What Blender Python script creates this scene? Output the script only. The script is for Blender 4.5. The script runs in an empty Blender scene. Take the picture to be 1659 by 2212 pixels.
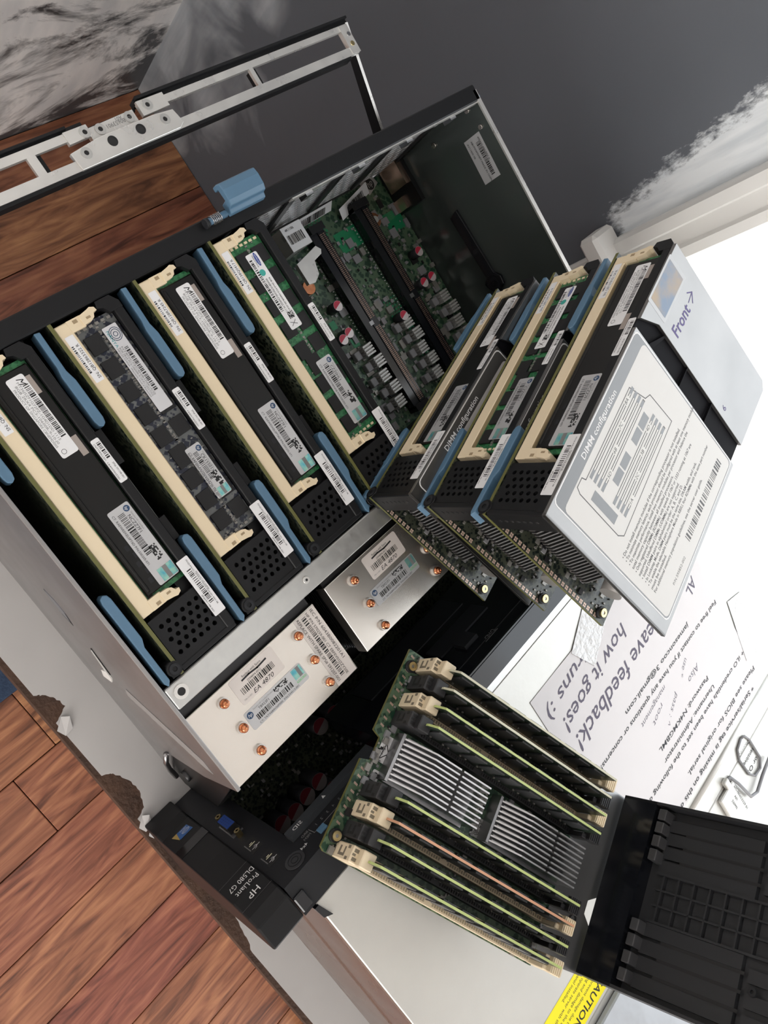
import bpy, bmesh, math, random
from mathutils import Matrix, Vector
random.seed(7)
scene = bpy.context.scene
COL = scene.collection
FLOOR = -87.0            # model centimetres: z = 0 is the top plane of the open server tray

def W(x, y, z):
    return Vector((x * .01, y * .01, (z - FLOOR) * .01))

# ------------------------------------------------------------------ camera
cam_d = bpy.data.cameras.new('camera')
cam = bpy.data.objects.new('camera', cam_d)
COL.objects.link(cam)
cam_d.sensor_fit = 'VERTICAL'
cam_d.sensor_height = 36.0
cam_d.lens = 36.0 * 1661.0 / 2212.0
cam_d.clip_start = .01
RC = [[0.64808091, -0.52922718, 0.54764014], [-0.57403621, -0.81201827, -0.1053981], [0.50047334, -0.24605877, -0.8300491]]
m = Matrix(((RC[0][0], -RC[1][0], -RC[2][0]), (RC[0][1], -RC[1][1], -RC[2][1]), (RC[0][2], -RC[1][2], -RC[2][2]))).to_4x4()
m.translation = W(-8.43885, 7.55001, 39.4934)
cam.matrix_world = m
scene.camera = cam

# ------------------------------------------------------------------ world, daylight, exposure
world = bpy.data.worlds.new('sky')
scene.world = world
world.use_nodes = True
bg = world.node_tree.nodes['Background']
bg.inputs[0].default_value = (.86, .93, 1, 1)
bg.inputs[1].default_value = 1.8
scene.view_settings.view_transform = 'Standard'
scene.view_settings.look = 'None'
scene.view_settings.exposure = 0.0
scene.view_settings.gamma = 1.0
scene.view_settings.use_curve_mapping = False
scene.cycles.max_bounces = 5
scene.cycles.diffuse_bounces = 3
scene.cycles.glossy_bounces = 3
scene.cycles.transmission_bounces = 2
scene.cycles.use_adaptive_sampling = True
scene.cycles.adaptive_threshold = .08
scene.cycles.sample_clamp_indirect = 6.0
scene.cycles.caustics_reflective = False
scene.cycles.caustics_refractive = False

def area(name, loc, aim, sx, sy, power, col):
    d = bpy.data.lights.new(name, 'AREA')
    d.shape = 'RECTANGLE'; d.size = sx; d.size_y = sy; d.energy = power; d.color = col
    o = bpy.data.objects.new(name, d); COL.objects.link(o)
    o.location = loc
    o.rotation_euler = (Vector(aim) - Vector(loc)).to_track_quat('-Z', 'Y').to_euler()
    return o
# daylight coming in through the window beside the table (right wall) and through the window of the opposite wall
area('window_daylight', W(73.3, -66.3, 46.7), W(-20, -66.3, 46.7), 1.165, 1.275, 7.0, (.93, .97, 1))
area('opposite_window_daylight', W(-222, -125, 62), W(40, -60, 10), 1.8, 1.3, 42, (1, .93, .86))
area('back_wall_fill', W(20, -258, 5), W(20, 50, -30), 1.7, 1.2, 26, (1, .96, .92))  # added fill lamp that brightens the back wall; no known source there
sun_d = bpy.data.lights.new('sun', 'SUN'); sun_d.energy = 4.5; sun_d.angle = .012; sun_d.color = (1, .96, .88)
sun = bpy.data.objects.new('sun', sun_d); COL.objects.link(sun)
sun.location = W(200, -120, 200)
sun.rotation_euler = Vector((-.30, .12, -.945)).to_track_quat('-Z', 'Y').to_euler()

# ------------------------------------------------------------------ materials
MATS = {}
def mat(name, col, rough=.5, metal=0.0, noise=None, bump=None, spec=None, coat=0.0, rnoise=None, trans=0.0):
    """noise = (scale, colour2, contrast); bump = (scale, strength); rnoise = (scale, rough2)"""
    if name in MATS: return MATS[name]
    mt = bpy.data.materials.new(name); mt.use_nodes = True
    nt = mt.node_tree; b = nt.nodes['Principled BSDF']
    b.inputs['Base Color'].default_value = (*col, 1)
    b.inputs['Roughness'].default_value = rough
    b.inputs['Metallic'].default_value = metal
    if spec is not None: b.inputs['Specular IOR Level'].default_value = spec
    if coat: b.inputs['Coat Weight'].default_value = coat
    if trans: b.inputs['Transmission Weight'].default_value = trans
    if noise or bump or rnoise:
        tc = nt.nodes.new('ShaderNodeTexCoord')
    if noise:
        n = nt.nodes.new('ShaderNodeTexNoise'); n.inputs['Scale'].default_value = noise[0]; n.inputs['Detail'].default_value = 3
        nt.links.new(tc.outputs['Object'], n.inputs['Vector'])
        r = nt.nodes.new('ShaderNodeValToRGB')
        k = noise[2] if len(noise) > 2 else .3
        r.color_ramp.elements[0].position = .5 - k / 2; r.color_ramp.elements[1].position = .5 + k / 2
        r.color_ramp.elements[0].color = (*col, 1); r.color_ramp.elements[1].color = (*noise[1], 1)
        nt.links.new(n.outputs['Fac'], r.inputs['Fac']); nt.links.new(r.outputs['Color'], b.inputs['Base Color'])
    if rnoise:
        n = nt.nodes.new('ShaderNodeTexNoise'); n.inputs['Scale'].default_value = rnoise[0]; n.inputs['Detail'].default_value = 2
        nt.links.new(tc.outputs['Object'], n.inputs['Vector'])
        mr = nt.nodes.new('ShaderNodeMapRange'); mr.inputs['From Min'].default_value = .35; mr.inputs['From Max'].default_value = .65
        mr.inputs['To Min'].default_value = rough; mr.inputs['To Max'].default_value = rnoise[1]
        nt.links.new(n.outputs['Fac'], mr.inputs['Value']); nt.links.new(mr.outputs['Result'], b.inputs['Roughness'])
    if bump:
        n = nt.nodes.new('ShaderNodeTexNoise'); n.inputs['Scale'].default_value = bump[0]; n.inputs['Detail'].default_value = 3
        nt.links.new(tc.outputs['Object'], n.inputs['Vector'])
        bp = nt.nodes.new('ShaderNodeBump'); bp.inputs['Strength'].default_value = bump[1]; bp.inputs['Distance'].default_value = .002
        nt.links.new(n.outputs['Fac'], bp.inputs['Height']); nt.links.new(bp.outputs['Normal'], b.inputs['Normal'])
    MATS[name] = mt
    return mt

def circuit(name, base, trace, scale=260.0, rough=.35):
    """solder mask with fine copper traces and vias"""
    if name in MATS: return MATS[name]
    mt = bpy.data.materials.new(name); mt.use_nodes = True
    nt = mt.node_tree; b = nt.nodes['Principled BSDF']; b.inputs['Roughness'].default_value = rough
    tc = nt.nodes.new('ShaderNodeTexCoord')
    v = nt.nodes.new('ShaderNodeTexVoronoi'); v.distance = 'MANHATTAN'; v.inputs['Scale'].default_value = scale
    nt.links.new(tc.outputs['Object'], v.inputs['Vector'])
    r = nt.nodes.new('ShaderNodeValToRGB')
    r.color_ramp.elements[0].position = .62; r.color_ramp.elements[0].color = (*base, 1)
    r.color_ramp.elements[1].position = .8; r.color_ramp.elements[1].color = (*trace, 1)
    nt.links.new(v.outputs['Distance'], r.inputs['Fac'])
    n = nt.nodes.new('ShaderNodeTexNoise'); n.inputs['Scale'].default_value = 30; n.inputs['Detail'].default_value = 3
    nt.links.new(tc.outputs['Object'], n.inputs['Vector'])
    mx = nt.nodes.new('ShaderNodeMix'); mx.data_type = 'RGBA'; mx.blend_type = 'MULTIPLY'; mx.inputs[0].default_value = .7
    nt.links.new(r.outputs['Color'], mx.inputs[6])
    r2 = nt.nodes.new('ShaderNodeValToRGB'); r2.color_ramp.elements[0].position = .35; r2.color_ramp.elements[1].position = .65
    r2.color_ramp.elements[0].color = (.45, .45, .45, 1)
    nt.links.new(n.outputs['Fac'], r2.inputs['Fac']); nt.links.new(r2.outputs['Color'], mx.inputs[7])
    nt.links.new(mx.outputs[2], b.inputs['Base Color'])
    MATS[name] = mt
    return mt

BLACK = mat('black_plastic', (.008, .0083, .0095), .45, spec=.28)
BLACK2 = mat('black_gloss_plastic', (.008, .009, .012), .12)
CHAR = mat('charcoal_plastic', (.016, .017, .02), .5, spec=.3)
STEEL = mat('galvanized_steel', (.62, .62, .60), .34, .85, noise=(150, (.56, .56, .55), .5), rnoise=(120, .46))
STEELD = mat('stamped_steel', (.80, .79, .76), .26, .72, noise=(60, (.70, .69, .67), .5), rnoise=(90, .4))
PLATE = mat('brushed_aluminium_plate', (.80, .75, .69), .27, .9, noise=(300, (.775, .73, .675), .9))
FINDARK = mat('dark_fin_metal', (.05, .05, .052), .4, .9)
FINGREY = mat('grey_fin_metal', (.36, .36, .37), .3, 1.0)
CREAM = mat('cream_socket_plastic', (.80, .67, .47), .45)
BLUE = mat('blue_lever_plastic', (.092, .185, .285), .4)
OLIVE = mat('board_edge_laminate', (.125, .125, .035), .5)
PCB = circuit('green_solder_mask', (.010, .052, .026), (.10, .17, .10))
PCBD = circuit('dark_solder_mask', (.006, .012, .010), (.07, .08, .055), 420)
PCBG = circuit('bright_green_solder_mask', (.018, .15, .055), (.05, .26, .10), 500)
NAVY = circuit('navy_solder_mask', (.008, .013, .035), (.16, .17, .17), 330)
CHIP = mat('memory_chip_resin', (.015, .015, .016), .5, spec=.3)
SPREAD = mat('black_heat_spreader', (.008, .0078, .0075), .35, spec=.3)
GOLD = mat('gold_contacts', (.85, .60, .30), .3, 1.0)
PAD = mat('tinned_pads', (.78, .58, .48), .4, .3)
BRASS = mat('brass', (.62, .50, .26), .3, 1.0)
COPPER = mat('copper_pipe', (.86, .38, .20), .2, 1.0, noise=(260, (.60, .24, .12), .4))
WHITE = mat('white_label_paper', (.82, .82, .83), .55)
SILVERL = mat('silver_label_film', (.55, .55, .56), .35, .35)
GREYL = mat('grey_label_film', (.42, .42, .41), .4, .3)
HOLO = mat('hologram_film', (.10, .42, .52), .25, .5, noise=(300, (.35, .62, .50), .3))
INK = mat('black_ink', (.012, .012, .013), .6)
INKG = mat('grey_ink', (.20, .20, .20), .6)
INKW = mat('white_ink', (.80, .80, .80), .6)
INKP = mat('purple_marker', (.045, .015, .16), .45)
PAINTW = mat('white_paint', (.80, .79, .76), .45, noise=(6, (.74, .73, .71), .5), bump=(30, .08))
CAPW = mat('capacitor_top', (.72, .66, .66), .35, .3)
CAPR = mat('capacitor_red', (.55, .03, .07), .4)
CAPB = mat('capacitor_sleeve', (.03, .03, .035), .4)
INDW = mat('inductor_ferrite', (.55, .55, .53), .4, .4)
INDG = mat('grey_component', (.24, .24, .25), .5)
SMDW = mat('solder_components', (.26, .25, .23), .35, .3)
PORTB = mat('blue_port_plastic', (.012, .05, .25), .45)
TAPE = mat('clear_tape', (.80, .80, .80), .18, 0, bump=(260, .9))
YEL = mat('yellow_label', (.90, .78, .0), .45)
EDGEG = mat('module_edge_green', (.50, .58, .22), .45)
EDGEO = mat('module_edge_orange', (.62, .33, .20), .45)
EDGEY = mat('module_edge_pale', (.62, .60, .45), .45)

# ------------------------------------------------------------------ mesh builder (centimetres)
CACHE = {}
class MB:
    def __init__(s):
        s.v = []; s.f = []; s.mi = []; s.m = []; s.smooth = []
        s.T = None
    def slot(s, m):
        if m not in s.m: s.m.append(m)
        return s.m.index(m)
    def add(s, vs, fs, m, smooth=False):
        o = len(s.v); k = s.slot(m)
        if s.T is not None: vs = [tuple(s.T @ Vector(q)) for q in vs]
        s.v += [tuple(q) for q in vs]
        for f in fs:
            s.f.append([i + o for i in f]); s.mi.append(k); s.smooth.append(smooth)
        return s
    def box(s, x0, x1, y0, y1, z0, z1, m):
        vs = [(x0, y0, z0), (x1, y0, z0), (x1, y1, z0), (x0, y1, z0), (x0, y0, z1), (x1, y0, z1), (x1, y1, z1), (x0, y1, z1)]
        return s.add(vs, [(0, 3, 2, 1), (4, 5, 6, 7), (0, 1, 5, 4), (1, 2, 6, 5), (2, 3, 7, 6), (3, 0, 4, 7)], m)
    def bbox(s, x0, x1, y0, y1, z0, z1, c, m):
        """box with all edges chamfered by c"""
        vs = []
        for (X, Y, Z) in [(a, b, d) for a in (0, 1) for b in (0, 1) for d in (0, 1)]:
            px, py, pz = (x0, x1)[X], (y0, y1)[Y], (z0, z1)[Z]
            ix, iy, iz = (px + c, px - c)[X], (py + c, py - c)[Y], (pz + c, pz - c)[Z]
            vs += [(px, iy, iz), (ix, py, iz), (ix, iy, pz)]
        bm = bmesh.new(); bv = [bm.verts.new(q) for q in vs]
        r = bmesh.ops.convex_hull(bm, input=bv)
        bm.verts.index_update()
        out = [tuple(q.co) for q in bm.verts]; fs = [[q.index for q in f.verts] for f in bm.faces]
        bm.free()
        return s.add(out, fs, m)
    def prism(s, poly, axis, a, b, m, capm=None):
        """polygon in the two axes other than `axis` (cyclic order), extruded from a to b"""
        n = len(poly)
        def P(q, h):
            if axis == 0: return (h, q[0], q[1])
            if axis == 1: return (q[0], h, q[1])
            return (q[0], q[1], h)
        ar = sum(poly[i][0] * poly[(i + 1) % n][1] - poly[(i + 1) % n][0] * poly[i][1] for i in range(n))
        flip = (ar < 0) ^ (axis == 1) ^ (b < a)
        vs = [P(q, a) for q in poly] + [P(q, b) for q in poly]
        side = [(i, (i + 1) % n, n + (i + 1) % n, n + i) for i in range(n)]
        bot = tuple(range(n))[::-1]; top = tuple(range(n, 2 * n))
        if flip:
            side = [f[::-1] for f in side]; bot = bot[::-1]; top = top[::-1]
        s.add(vs, side, m)
        o = len(s.v) - 2 * n
        k = s.slot(capm or m)
        for f in (bot, top):
            s.f.append([i + o for i in f]); s.mi.append(k); s.smooth.append(False)
        return s
    def cyl(s, c, r, h, axis, m, n=16, r2=None, capm=None):
        c = Vector(c); r2 = r if r2 is None else r2
        ax = [Vector((1, 0, 0)), Vector((0, 1, 0)), Vector((0, 0, 1))][axis] if isinstance(axis, int) else Vector(axis).normalized()
        u = ax.orthogonal().normalized(); w = ax.cross(u)
        vs = []
        for rr, hh in ((r, 0), (r2, h)):
            for i in range(n):
                a = 2 * math.pi * i / n
                vs.append(tuple(c + ax * hh + (u * math.cos(a) + w * math.sin(a)) * rr))
        s.add(vs, [(i, (i + 1) % n, n + (i + 1) % n, n + i) for i in range(n)], m, True)
        o = len(s.v) - 2 * n; k = s.slot(capm or m)
        s.f.append([o + i for i in range(n)][::-1]); s.mi.append(k); s.smooth.append(False)
        s.f.append([o + n + i for i in range(n)]); s.mi.append(k); s.smooth.append(False)
        return s
    def ring(s, c, r0, r1, h, axis, m, n=20):
        """washer from inner radius r0 to outer r1, height h along axis, open bore"""
        c = Vector(c)
        ax = [Vector((1, 0, 0)), Vector((0, 1, 0)), Vector((0, 0, 1))][axis] if isinstance(axis, int) else Vector(axis).normalized()
        u = ax.orthogonal().normalized(); w = ax.cross(u); vs = []
        for rr, hh in ((r1, 0), (r1, h), (r0, h), (r0, 0)):
            for i in range(n):
                a = 2 * math.pi * i / n
                vs.append(tuple(c + ax * hh + (u * math.cos(a) + w * math.sin(a)) * rr))
        fs = []
        for j in range(3):
            for i in range(n):
                fs.append((j * n + i, j * n + (i + 1) % n, (j + 1) * n + (i + 1) % n, (j + 1) * n + i))
        return s.add(vs, fs, m)
    def tube(s, pts, r, m, n=8):
        pts = [Vector(p) for p in pts]; vs = []; up = None
        for i, p in enumerate(pts):
            d = (pts[min(i + 1, len(pts) - 1)] - pts[max(i - 1, 0)]).normalized()
            if up is None: up = d.orthogonal().normalized()
            up = (up - d * up.dot(d)).normalized(); w = d.cross(up)
            for k in range(n):
                a = 2 * math.pi * k / n
                vs.append(tuple(p + (up * math.cos(a) + w * math.sin(a)) * r))
        fs = []
        for i in range(len(pts) - 1):
            for k in range(n):
                fs.append((i * n + k, i * n + (k + 1) % n, (i + 1) * n + (k + 1) % n, (i + 1) * n + k))
        fs.append(tuple(range(n))[::-1]); fs.append(tuple((len(pts) - 1) * n + k for k in range(n)))
        return s.add(vs, fs, m, True)
    def quad(s, o, u, w, m):
        o, u, w = Vector(o), Vector(u), Vector(w)
        return s.add([o, o + u, o + u + w, o + w], [(0, 1, 2, 3)], m)
    def rrect(s, o, u, w, r, m, seg=3):
        """rounded rectangle face; o corner, u and w full side vectors"""
        o, u, w = Vector(o), Vector(u), Vector(w); lu, lw = u.length, w.length
        eu, ew = u.normalized(), w.normalized(); vs = []
        for cx, cy, a0 in ((r, r, 180), (lu - r, r, 270), (lu - r, lw - r, 0), (r, lw - r, 90)):
            for k in range(seg + 1):
                a = math.radians(a0 + 90 * k / seg)
                vs.append(o + eu * (cx + r * math.cos(a)) + ew * (cy + r * math.sin(a)))
        return s.add(vs, [tuple(range(len(vs)))], m)
    def disc(s, c, u, w, r, m, n=20, ry=None):
        c, u, w = Vector(c), Vector(u).normalized(), Vector(w).normalized(); ry = ry or r
        return s.add([c + u * r * math.cos(2 * math.pi * i / n) + w * ry * math.sin(2 * math.pi * i / n) for i in range(n)], [tuple(range(n))], m)
    def outline(s, o, u, w, pts, t, m, closed=True):
        """thin flat polyline of width t in the plane (o,u,w); pts in that plane"""
        o, u, w = Vector(o), Vector(u).normalized(), Vector(w).normalized()
        n = len(pts)
        for i in range(n if closed else n - 1):
            a, b = Vector(pts[i]).to_2d() if len(pts[i]) > 2 else Vector(pts[i]), Vector(pts[(i + 1) % n])
            d = b - a
            if d.length < 1e-6: continue
            d.normalize(); p = Vector((-d.y, d.x)) * t / 2; e = d * t / 2
            q = [a - e - p, b + e - p, b + e + p, a - e + p]
            s.add([o + u * k.x + w * k.y for k in q], [(0, 1, 2, 3)], m)
        return s
    def text(s, st, o, u, w, h, m, length=None, shear=0.0, bold=0.0, align='L'):
        """flat lettering; o start of the baseline, u reading direction, w up, h cap height"""
        vs, fs, wd = glyphs(st, shear, bold)
        if not vs: return s
        o, u, w = Vector(o), Vector(u).normalized(), Vector(w).normalized()
        ky = h / .72; kx = ky if length is None else length / max(wd, 1e-4)
        if align == 'C': o = o - u * (wd * kx / 2)
        return s.add([o + u * (q[0] * kx) + w * (q[1] * ky) for q in vs], fs, m)
    def bars(s, o, u, w, L, h, m, seed=1, t=.045):
        """barcode: bars of height h along u over length L"""
        rnd = random.Random(seed); o, u, w = Vector(o), Vector(u).normalized(), Vector(w).normalized(); x = 0
        while x < L - t:
            k = t * rnd.choice((.6, .6, 1, 1.6)); s.quad(o + u * x, u * k, w * h, m); x += k + t * rnd.choice((.6, .9, 1.4))
        return s
    def mesh(s, name):
        me = bpy.data.meshes.new(name)
        me.from_pydata([(a * .01, b * .01, c * .01) for a, b, c in s.v], [], s.f)
        for q in s.m: me.materials.append(q)
        me.polygons.foreach_set('material_index', s.mi)
        me.polygons.foreach_set('use_smooth', s.smooth)
        me.update()
        return me
    def build(s, name, parent=None, key=None, bevel=0.0):
        me = s.mesh(name)
        if key: CACHE[key] = me
        o = bpy.data.objects.new(name, me); COL.objects.link(o)
        if parent: o.parent = parent
        if bevel:
            b = o.modifiers.new('bevel', 'BEVEL'); b.width = bevel * .01; b.segments = 2; b.limit_method = 'ANGLE'
        return o

def part(name, parent, key, fn, bevel=0.0):
    """a part whose mesh data is shared between alike pieces"""
    if key in CACHE:
        o = bpy.data.objects.new(name, CACHE[key]); COL.objects.link(o); o.parent = parent
        if bevel:
            b = o.modifiers.new('bevel', 'BEVEL'); b.width = bevel * .01; b.segments = 2; b.limit_method = 'ANGLE'
        return o
    mb = MB(); fn(mb)
    return mb.build(name, parent, key, bevel)

GL = {}
def glyphs(st, shear=0.0, bold=0.0):
    k = (st, shear, bold)
    if k in GL: return GL[k]
    cu = bpy.data.curves.new('t', 'FONT'); cu.body = st; cu.size = 1.0; cu.resolution_u = 2; cu.shear = shear; cu.offset = bold
    ob = bpy.data.objects.new('t', cu); COL.objects.link(ob)
    dg = bpy.context.evaluated_depsgraph_get()
    me = bpy.data.meshes.new_from_object(ob.evaluated_get(dg))
    vs = [tuple(v.co) for v in me.vertices]; fs = [tuple(p.vertices) for p in me.polygons]
    bpy.data.objects.remove(ob); bpy.data.curves.remove(cu); bpy.data.meshes.remove(me)
    if vs:
        x0 = min(v[0] for v in vs); vs = [(v[0] - x0, v[1], 0) for v in vs]
        wd = max(v[0] for v in vs)
    else: wd = 0
    GL[k] = (vs, fs, wd)
    return GL[k]

def tag(o, label, cat, group=None):
    o['label'] = label; o['category'] = cat
    if group: o['group'] = group
    return o
def struct(o, label=None):
    o['kind'] = 'structure'
    if label: o['label'] = label
    return o
def thing(name, label, cat, base=(0, 0, 0), M=None, group=None):
    o = bpy.data.objects.new(name, None); COL.objects.link(o); o.empty_display_size = .02
    mm = (M.to_4x4() if M else Matrix.Identity(4)); mm.translation = W(*base)
    o.matrix_world = mm
    return tag(o, label, cat, group)

def perf(mb, o, u, w, nu, nv, pu, pv, r, depth, m, hn=8, ru=None):
    """sheet with nu x nv holes in brick pattern: o corner, u/w unit directions, pitch pu/pv"""
    o, u, w = Vector(o), Vector(u), Vector(w); nrm = u.cross(w); ru = ru or r
    for j in range(nv):
        sh = .5 * pu * (j % 2)
        for i in range(nu):
            cx = (i + .5) * pu + sh; cy = (j + .5) * pv
            out = []; inn = []
            for k in range(8):
                a = math.radians(45 * k + 22.5)
                inn.append((cx + ru * math.cos(a), cy + r * math.sin(a)))
            hx, hy = pu / 2, pv / 2
            out = [(cx + hx, cy + hy * .4), (cx + hx * .4, cy + hy), (cx - hx * .4, cy + hy), (cx - hx, cy + hy * .4), (cx - hx, cy - hy * .4), (cx - hx * .4, cy - hy), (cx + hx * .4, cy - hy), (cx + hx, cy - hy * .4)]
            vs = [o + u * p[0] + w * p[1] for p in out] + [o + u * p[0] + w * p[1] for p in inn] + [o + u * p[0] + w * p[1] - nrm * depth for p in inn]
            cor = [o + u * (cx + a * hx) + w * (cy + b * hy) for a, b in ((1, 1), (-1, 1), (-1, -1), (1, -1))]
            fs = []
            for k in range(8):
                k2 = (k + 1) % 8
                fs.append((k, k2, 8 + k2, 8 + k)); fs.append((8 + k, 8 + k2, 16 + k2, 16 + k))
            fs += [(24, 1, 0), (25, 3, 2), (26, 5, 4), (27, 7, 6)]
            mb.add(vs + cor, fs, m)
# ================================================================== ROOM
def wood_floor():
    mt = bpy.data.materials.new('floor_wood'); mt.use_nodes = True
    nt = mt.node_tree; b = nt.nodes['Principled BSDF']
    tc = nt.nodes.new('ShaderNodeTexCoord'); oi = nt.nodes.new('ShaderNodeObjectInfo')
    add = nt.nodes.new('ShaderNodeVectorMath'); add.operation = 'ADD'
    sc = nt.nodes.new('ShaderNodeVectorMath'); sc.operation = 'SCALE'; sc.inputs['Scale'].default_value = 9.0
    cmb = nt.nodes.new('ShaderNodeCombineXYZ')
    nt.links.new(oi.outputs['Random'], cmb.inputs[0]); nt.links.new(oi.outputs['Random'], cmb.inputs[1]); nt.links.new(oi.outputs['Random'], cmb.inputs[2])
    nt.links.new(cmb.outputs[0], sc.inputs[0]); nt.links.new(tc.outputs['Object'], add.inputs[0]); nt.links.new(sc.outputs[0], add.inputs[1])
    mp = nt.nodes.new('ShaderNodeMapping'); mp.inputs['Scale'].default_value = (3.2, 22, 10)
    nt.links.new(add.outputs[0], mp.inputs[0])
    n1 = nt.nodes.new('ShaderNodeTexNoise'); n1.inputs['Scale'].default_value = 1.6; n1.inputs['Detail'].default_value = 5; n1.inputs['Distortion'].default_value = 2.2
    nt.links.new(mp.outputs[0], n1.inputs['Vector'])
    mp2 = nt.nodes.new('ShaderNodeMapping'); mp2.inputs['Scale'].default_value = (4, 90, 30)
    nt.links.new(add.outputs[0], mp2.inputs[0])
    n2 = nt.nodes.new('ShaderNodeTexNoise'); n2.inputs['Scale'].default_value = 2; n2.inputs['Detail'].default_value = 3
    nt.links.new(mp2.outputs[0], n2.inputs['Vector'])
    r = nt.nodes.new('ShaderNodeValToRGB')
    e = r.color_ramp.elements
    e[0].position = .30; e[0].color = (.115, .042, .025, 1)
    e[1].position = .72; e[1].color = (.50, .225, .115, 1)
    q = e.new(.5); q.color = (.325, .125, .068, 1)
    nt.links.new(n1.outputs['Fac'], r.inputs['Fac'])
    hsv = nt.nodes.new('ShaderNodeHueSaturation')
    mr = nt.nodes.new('ShaderNodeMapRange'); mr.inputs['To Min'].default_value = .82; mr.inputs['To Max'].default_value = 1.12
    nt.links.new(oi.outputs['Random'], mr.inputs['Value']); nt.links.new(mr.outputs[0], hsv.inputs['Value'])
    mr2 = nt.nodes.new('ShaderNodeMapRange'); mr2.inputs['To Min'].default_value = .485; mr2.inputs['To Max'].default_value = .515
    nt.links.new(oi.outputs['Random'], mr2.inputs['Value']); nt.links.new(mr2.outputs[0], hsv.inputs['Hue'])
    nt.links.new(r.outputs['Color'], hsv.inputs['Color'])
    mx = nt.nodes.new('ShaderNodeMix'); mx.data_type = 'RGBA'; mx.blend_type = 'MULTIPLY'; mx.inputs[0].default_value = .55
    r2 = nt.nodes.new('ShaderNodeValToRGB'); r2.color_ramp.elements[0].position = .38; r2.color_ramp.elements[1].position = .6; r2.color_ramp.elements[0].color = (.6, .52, .48, 1)
    nt.links.new(n2.outputs['Fac'], r2.inputs['Fac'])
    nt.links.new(hsv.outputs[0], mx.inputs[6]); nt.links.new(r2.outputs['Color'], mx.inputs[7])
    nt.links.new(mx.outputs[2], b.inputs['Base Color'])
    b.inputs['Roughness'].default_value = .36
    bp = nt.nodes.new('ShaderNodeBump'); bp.inputs['Strength'].default_value = .12; bp.inputs['Distance'].default_value = .003
    nt.links.new(n1.outputs['Fac'], bp.inputs['Height']); nt.links.new(bp.outputs['Normal'], b.inputs['Normal'])
    return mt
FW = wood_floor()
X0, X1, Y0, Y1, ZC = -230, 73, -260, 57, 165
floor = MB().box(X0, X1, Y0, Y1, FLOOR - 3, FLOOR - 1.2, mat('subfloor', (.03, .015, .01), .8)).build('floor')
floor.location = W(0, 0, 0); struct(floor, 'reddish brown wooden plank floor')
PW = 10.3
ys = []
y = -12.9
while y > Y0: y -= PW
while y < Y1: ys.append(y); y += PW
for i, y in enumerate(ys):
    x = X0 - random.uniform(0, 90)
    while x < X1:
        L = random.uniform(110, 190)
        a, b = max(x, X0), min(x + L, X1)
        if b - a > 2:
            ya, yb = max(y, Y0), min(y + PW, Y1)
            if yb - ya > 1:
                mb = MB().bbox(-(b - a) / 2 + .06, (b - a) / 2 - .06, -(yb - ya) / 2 + .07, (yb - ya) / 2 - .07, -1.2, random.uniform(-.06, 0), .1, FW)
                p = mb.build('floor_plank', floor); p.location = ((a + b) / 200, (ya + yb) / 200, FLOOR * .01)
        x += L

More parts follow.
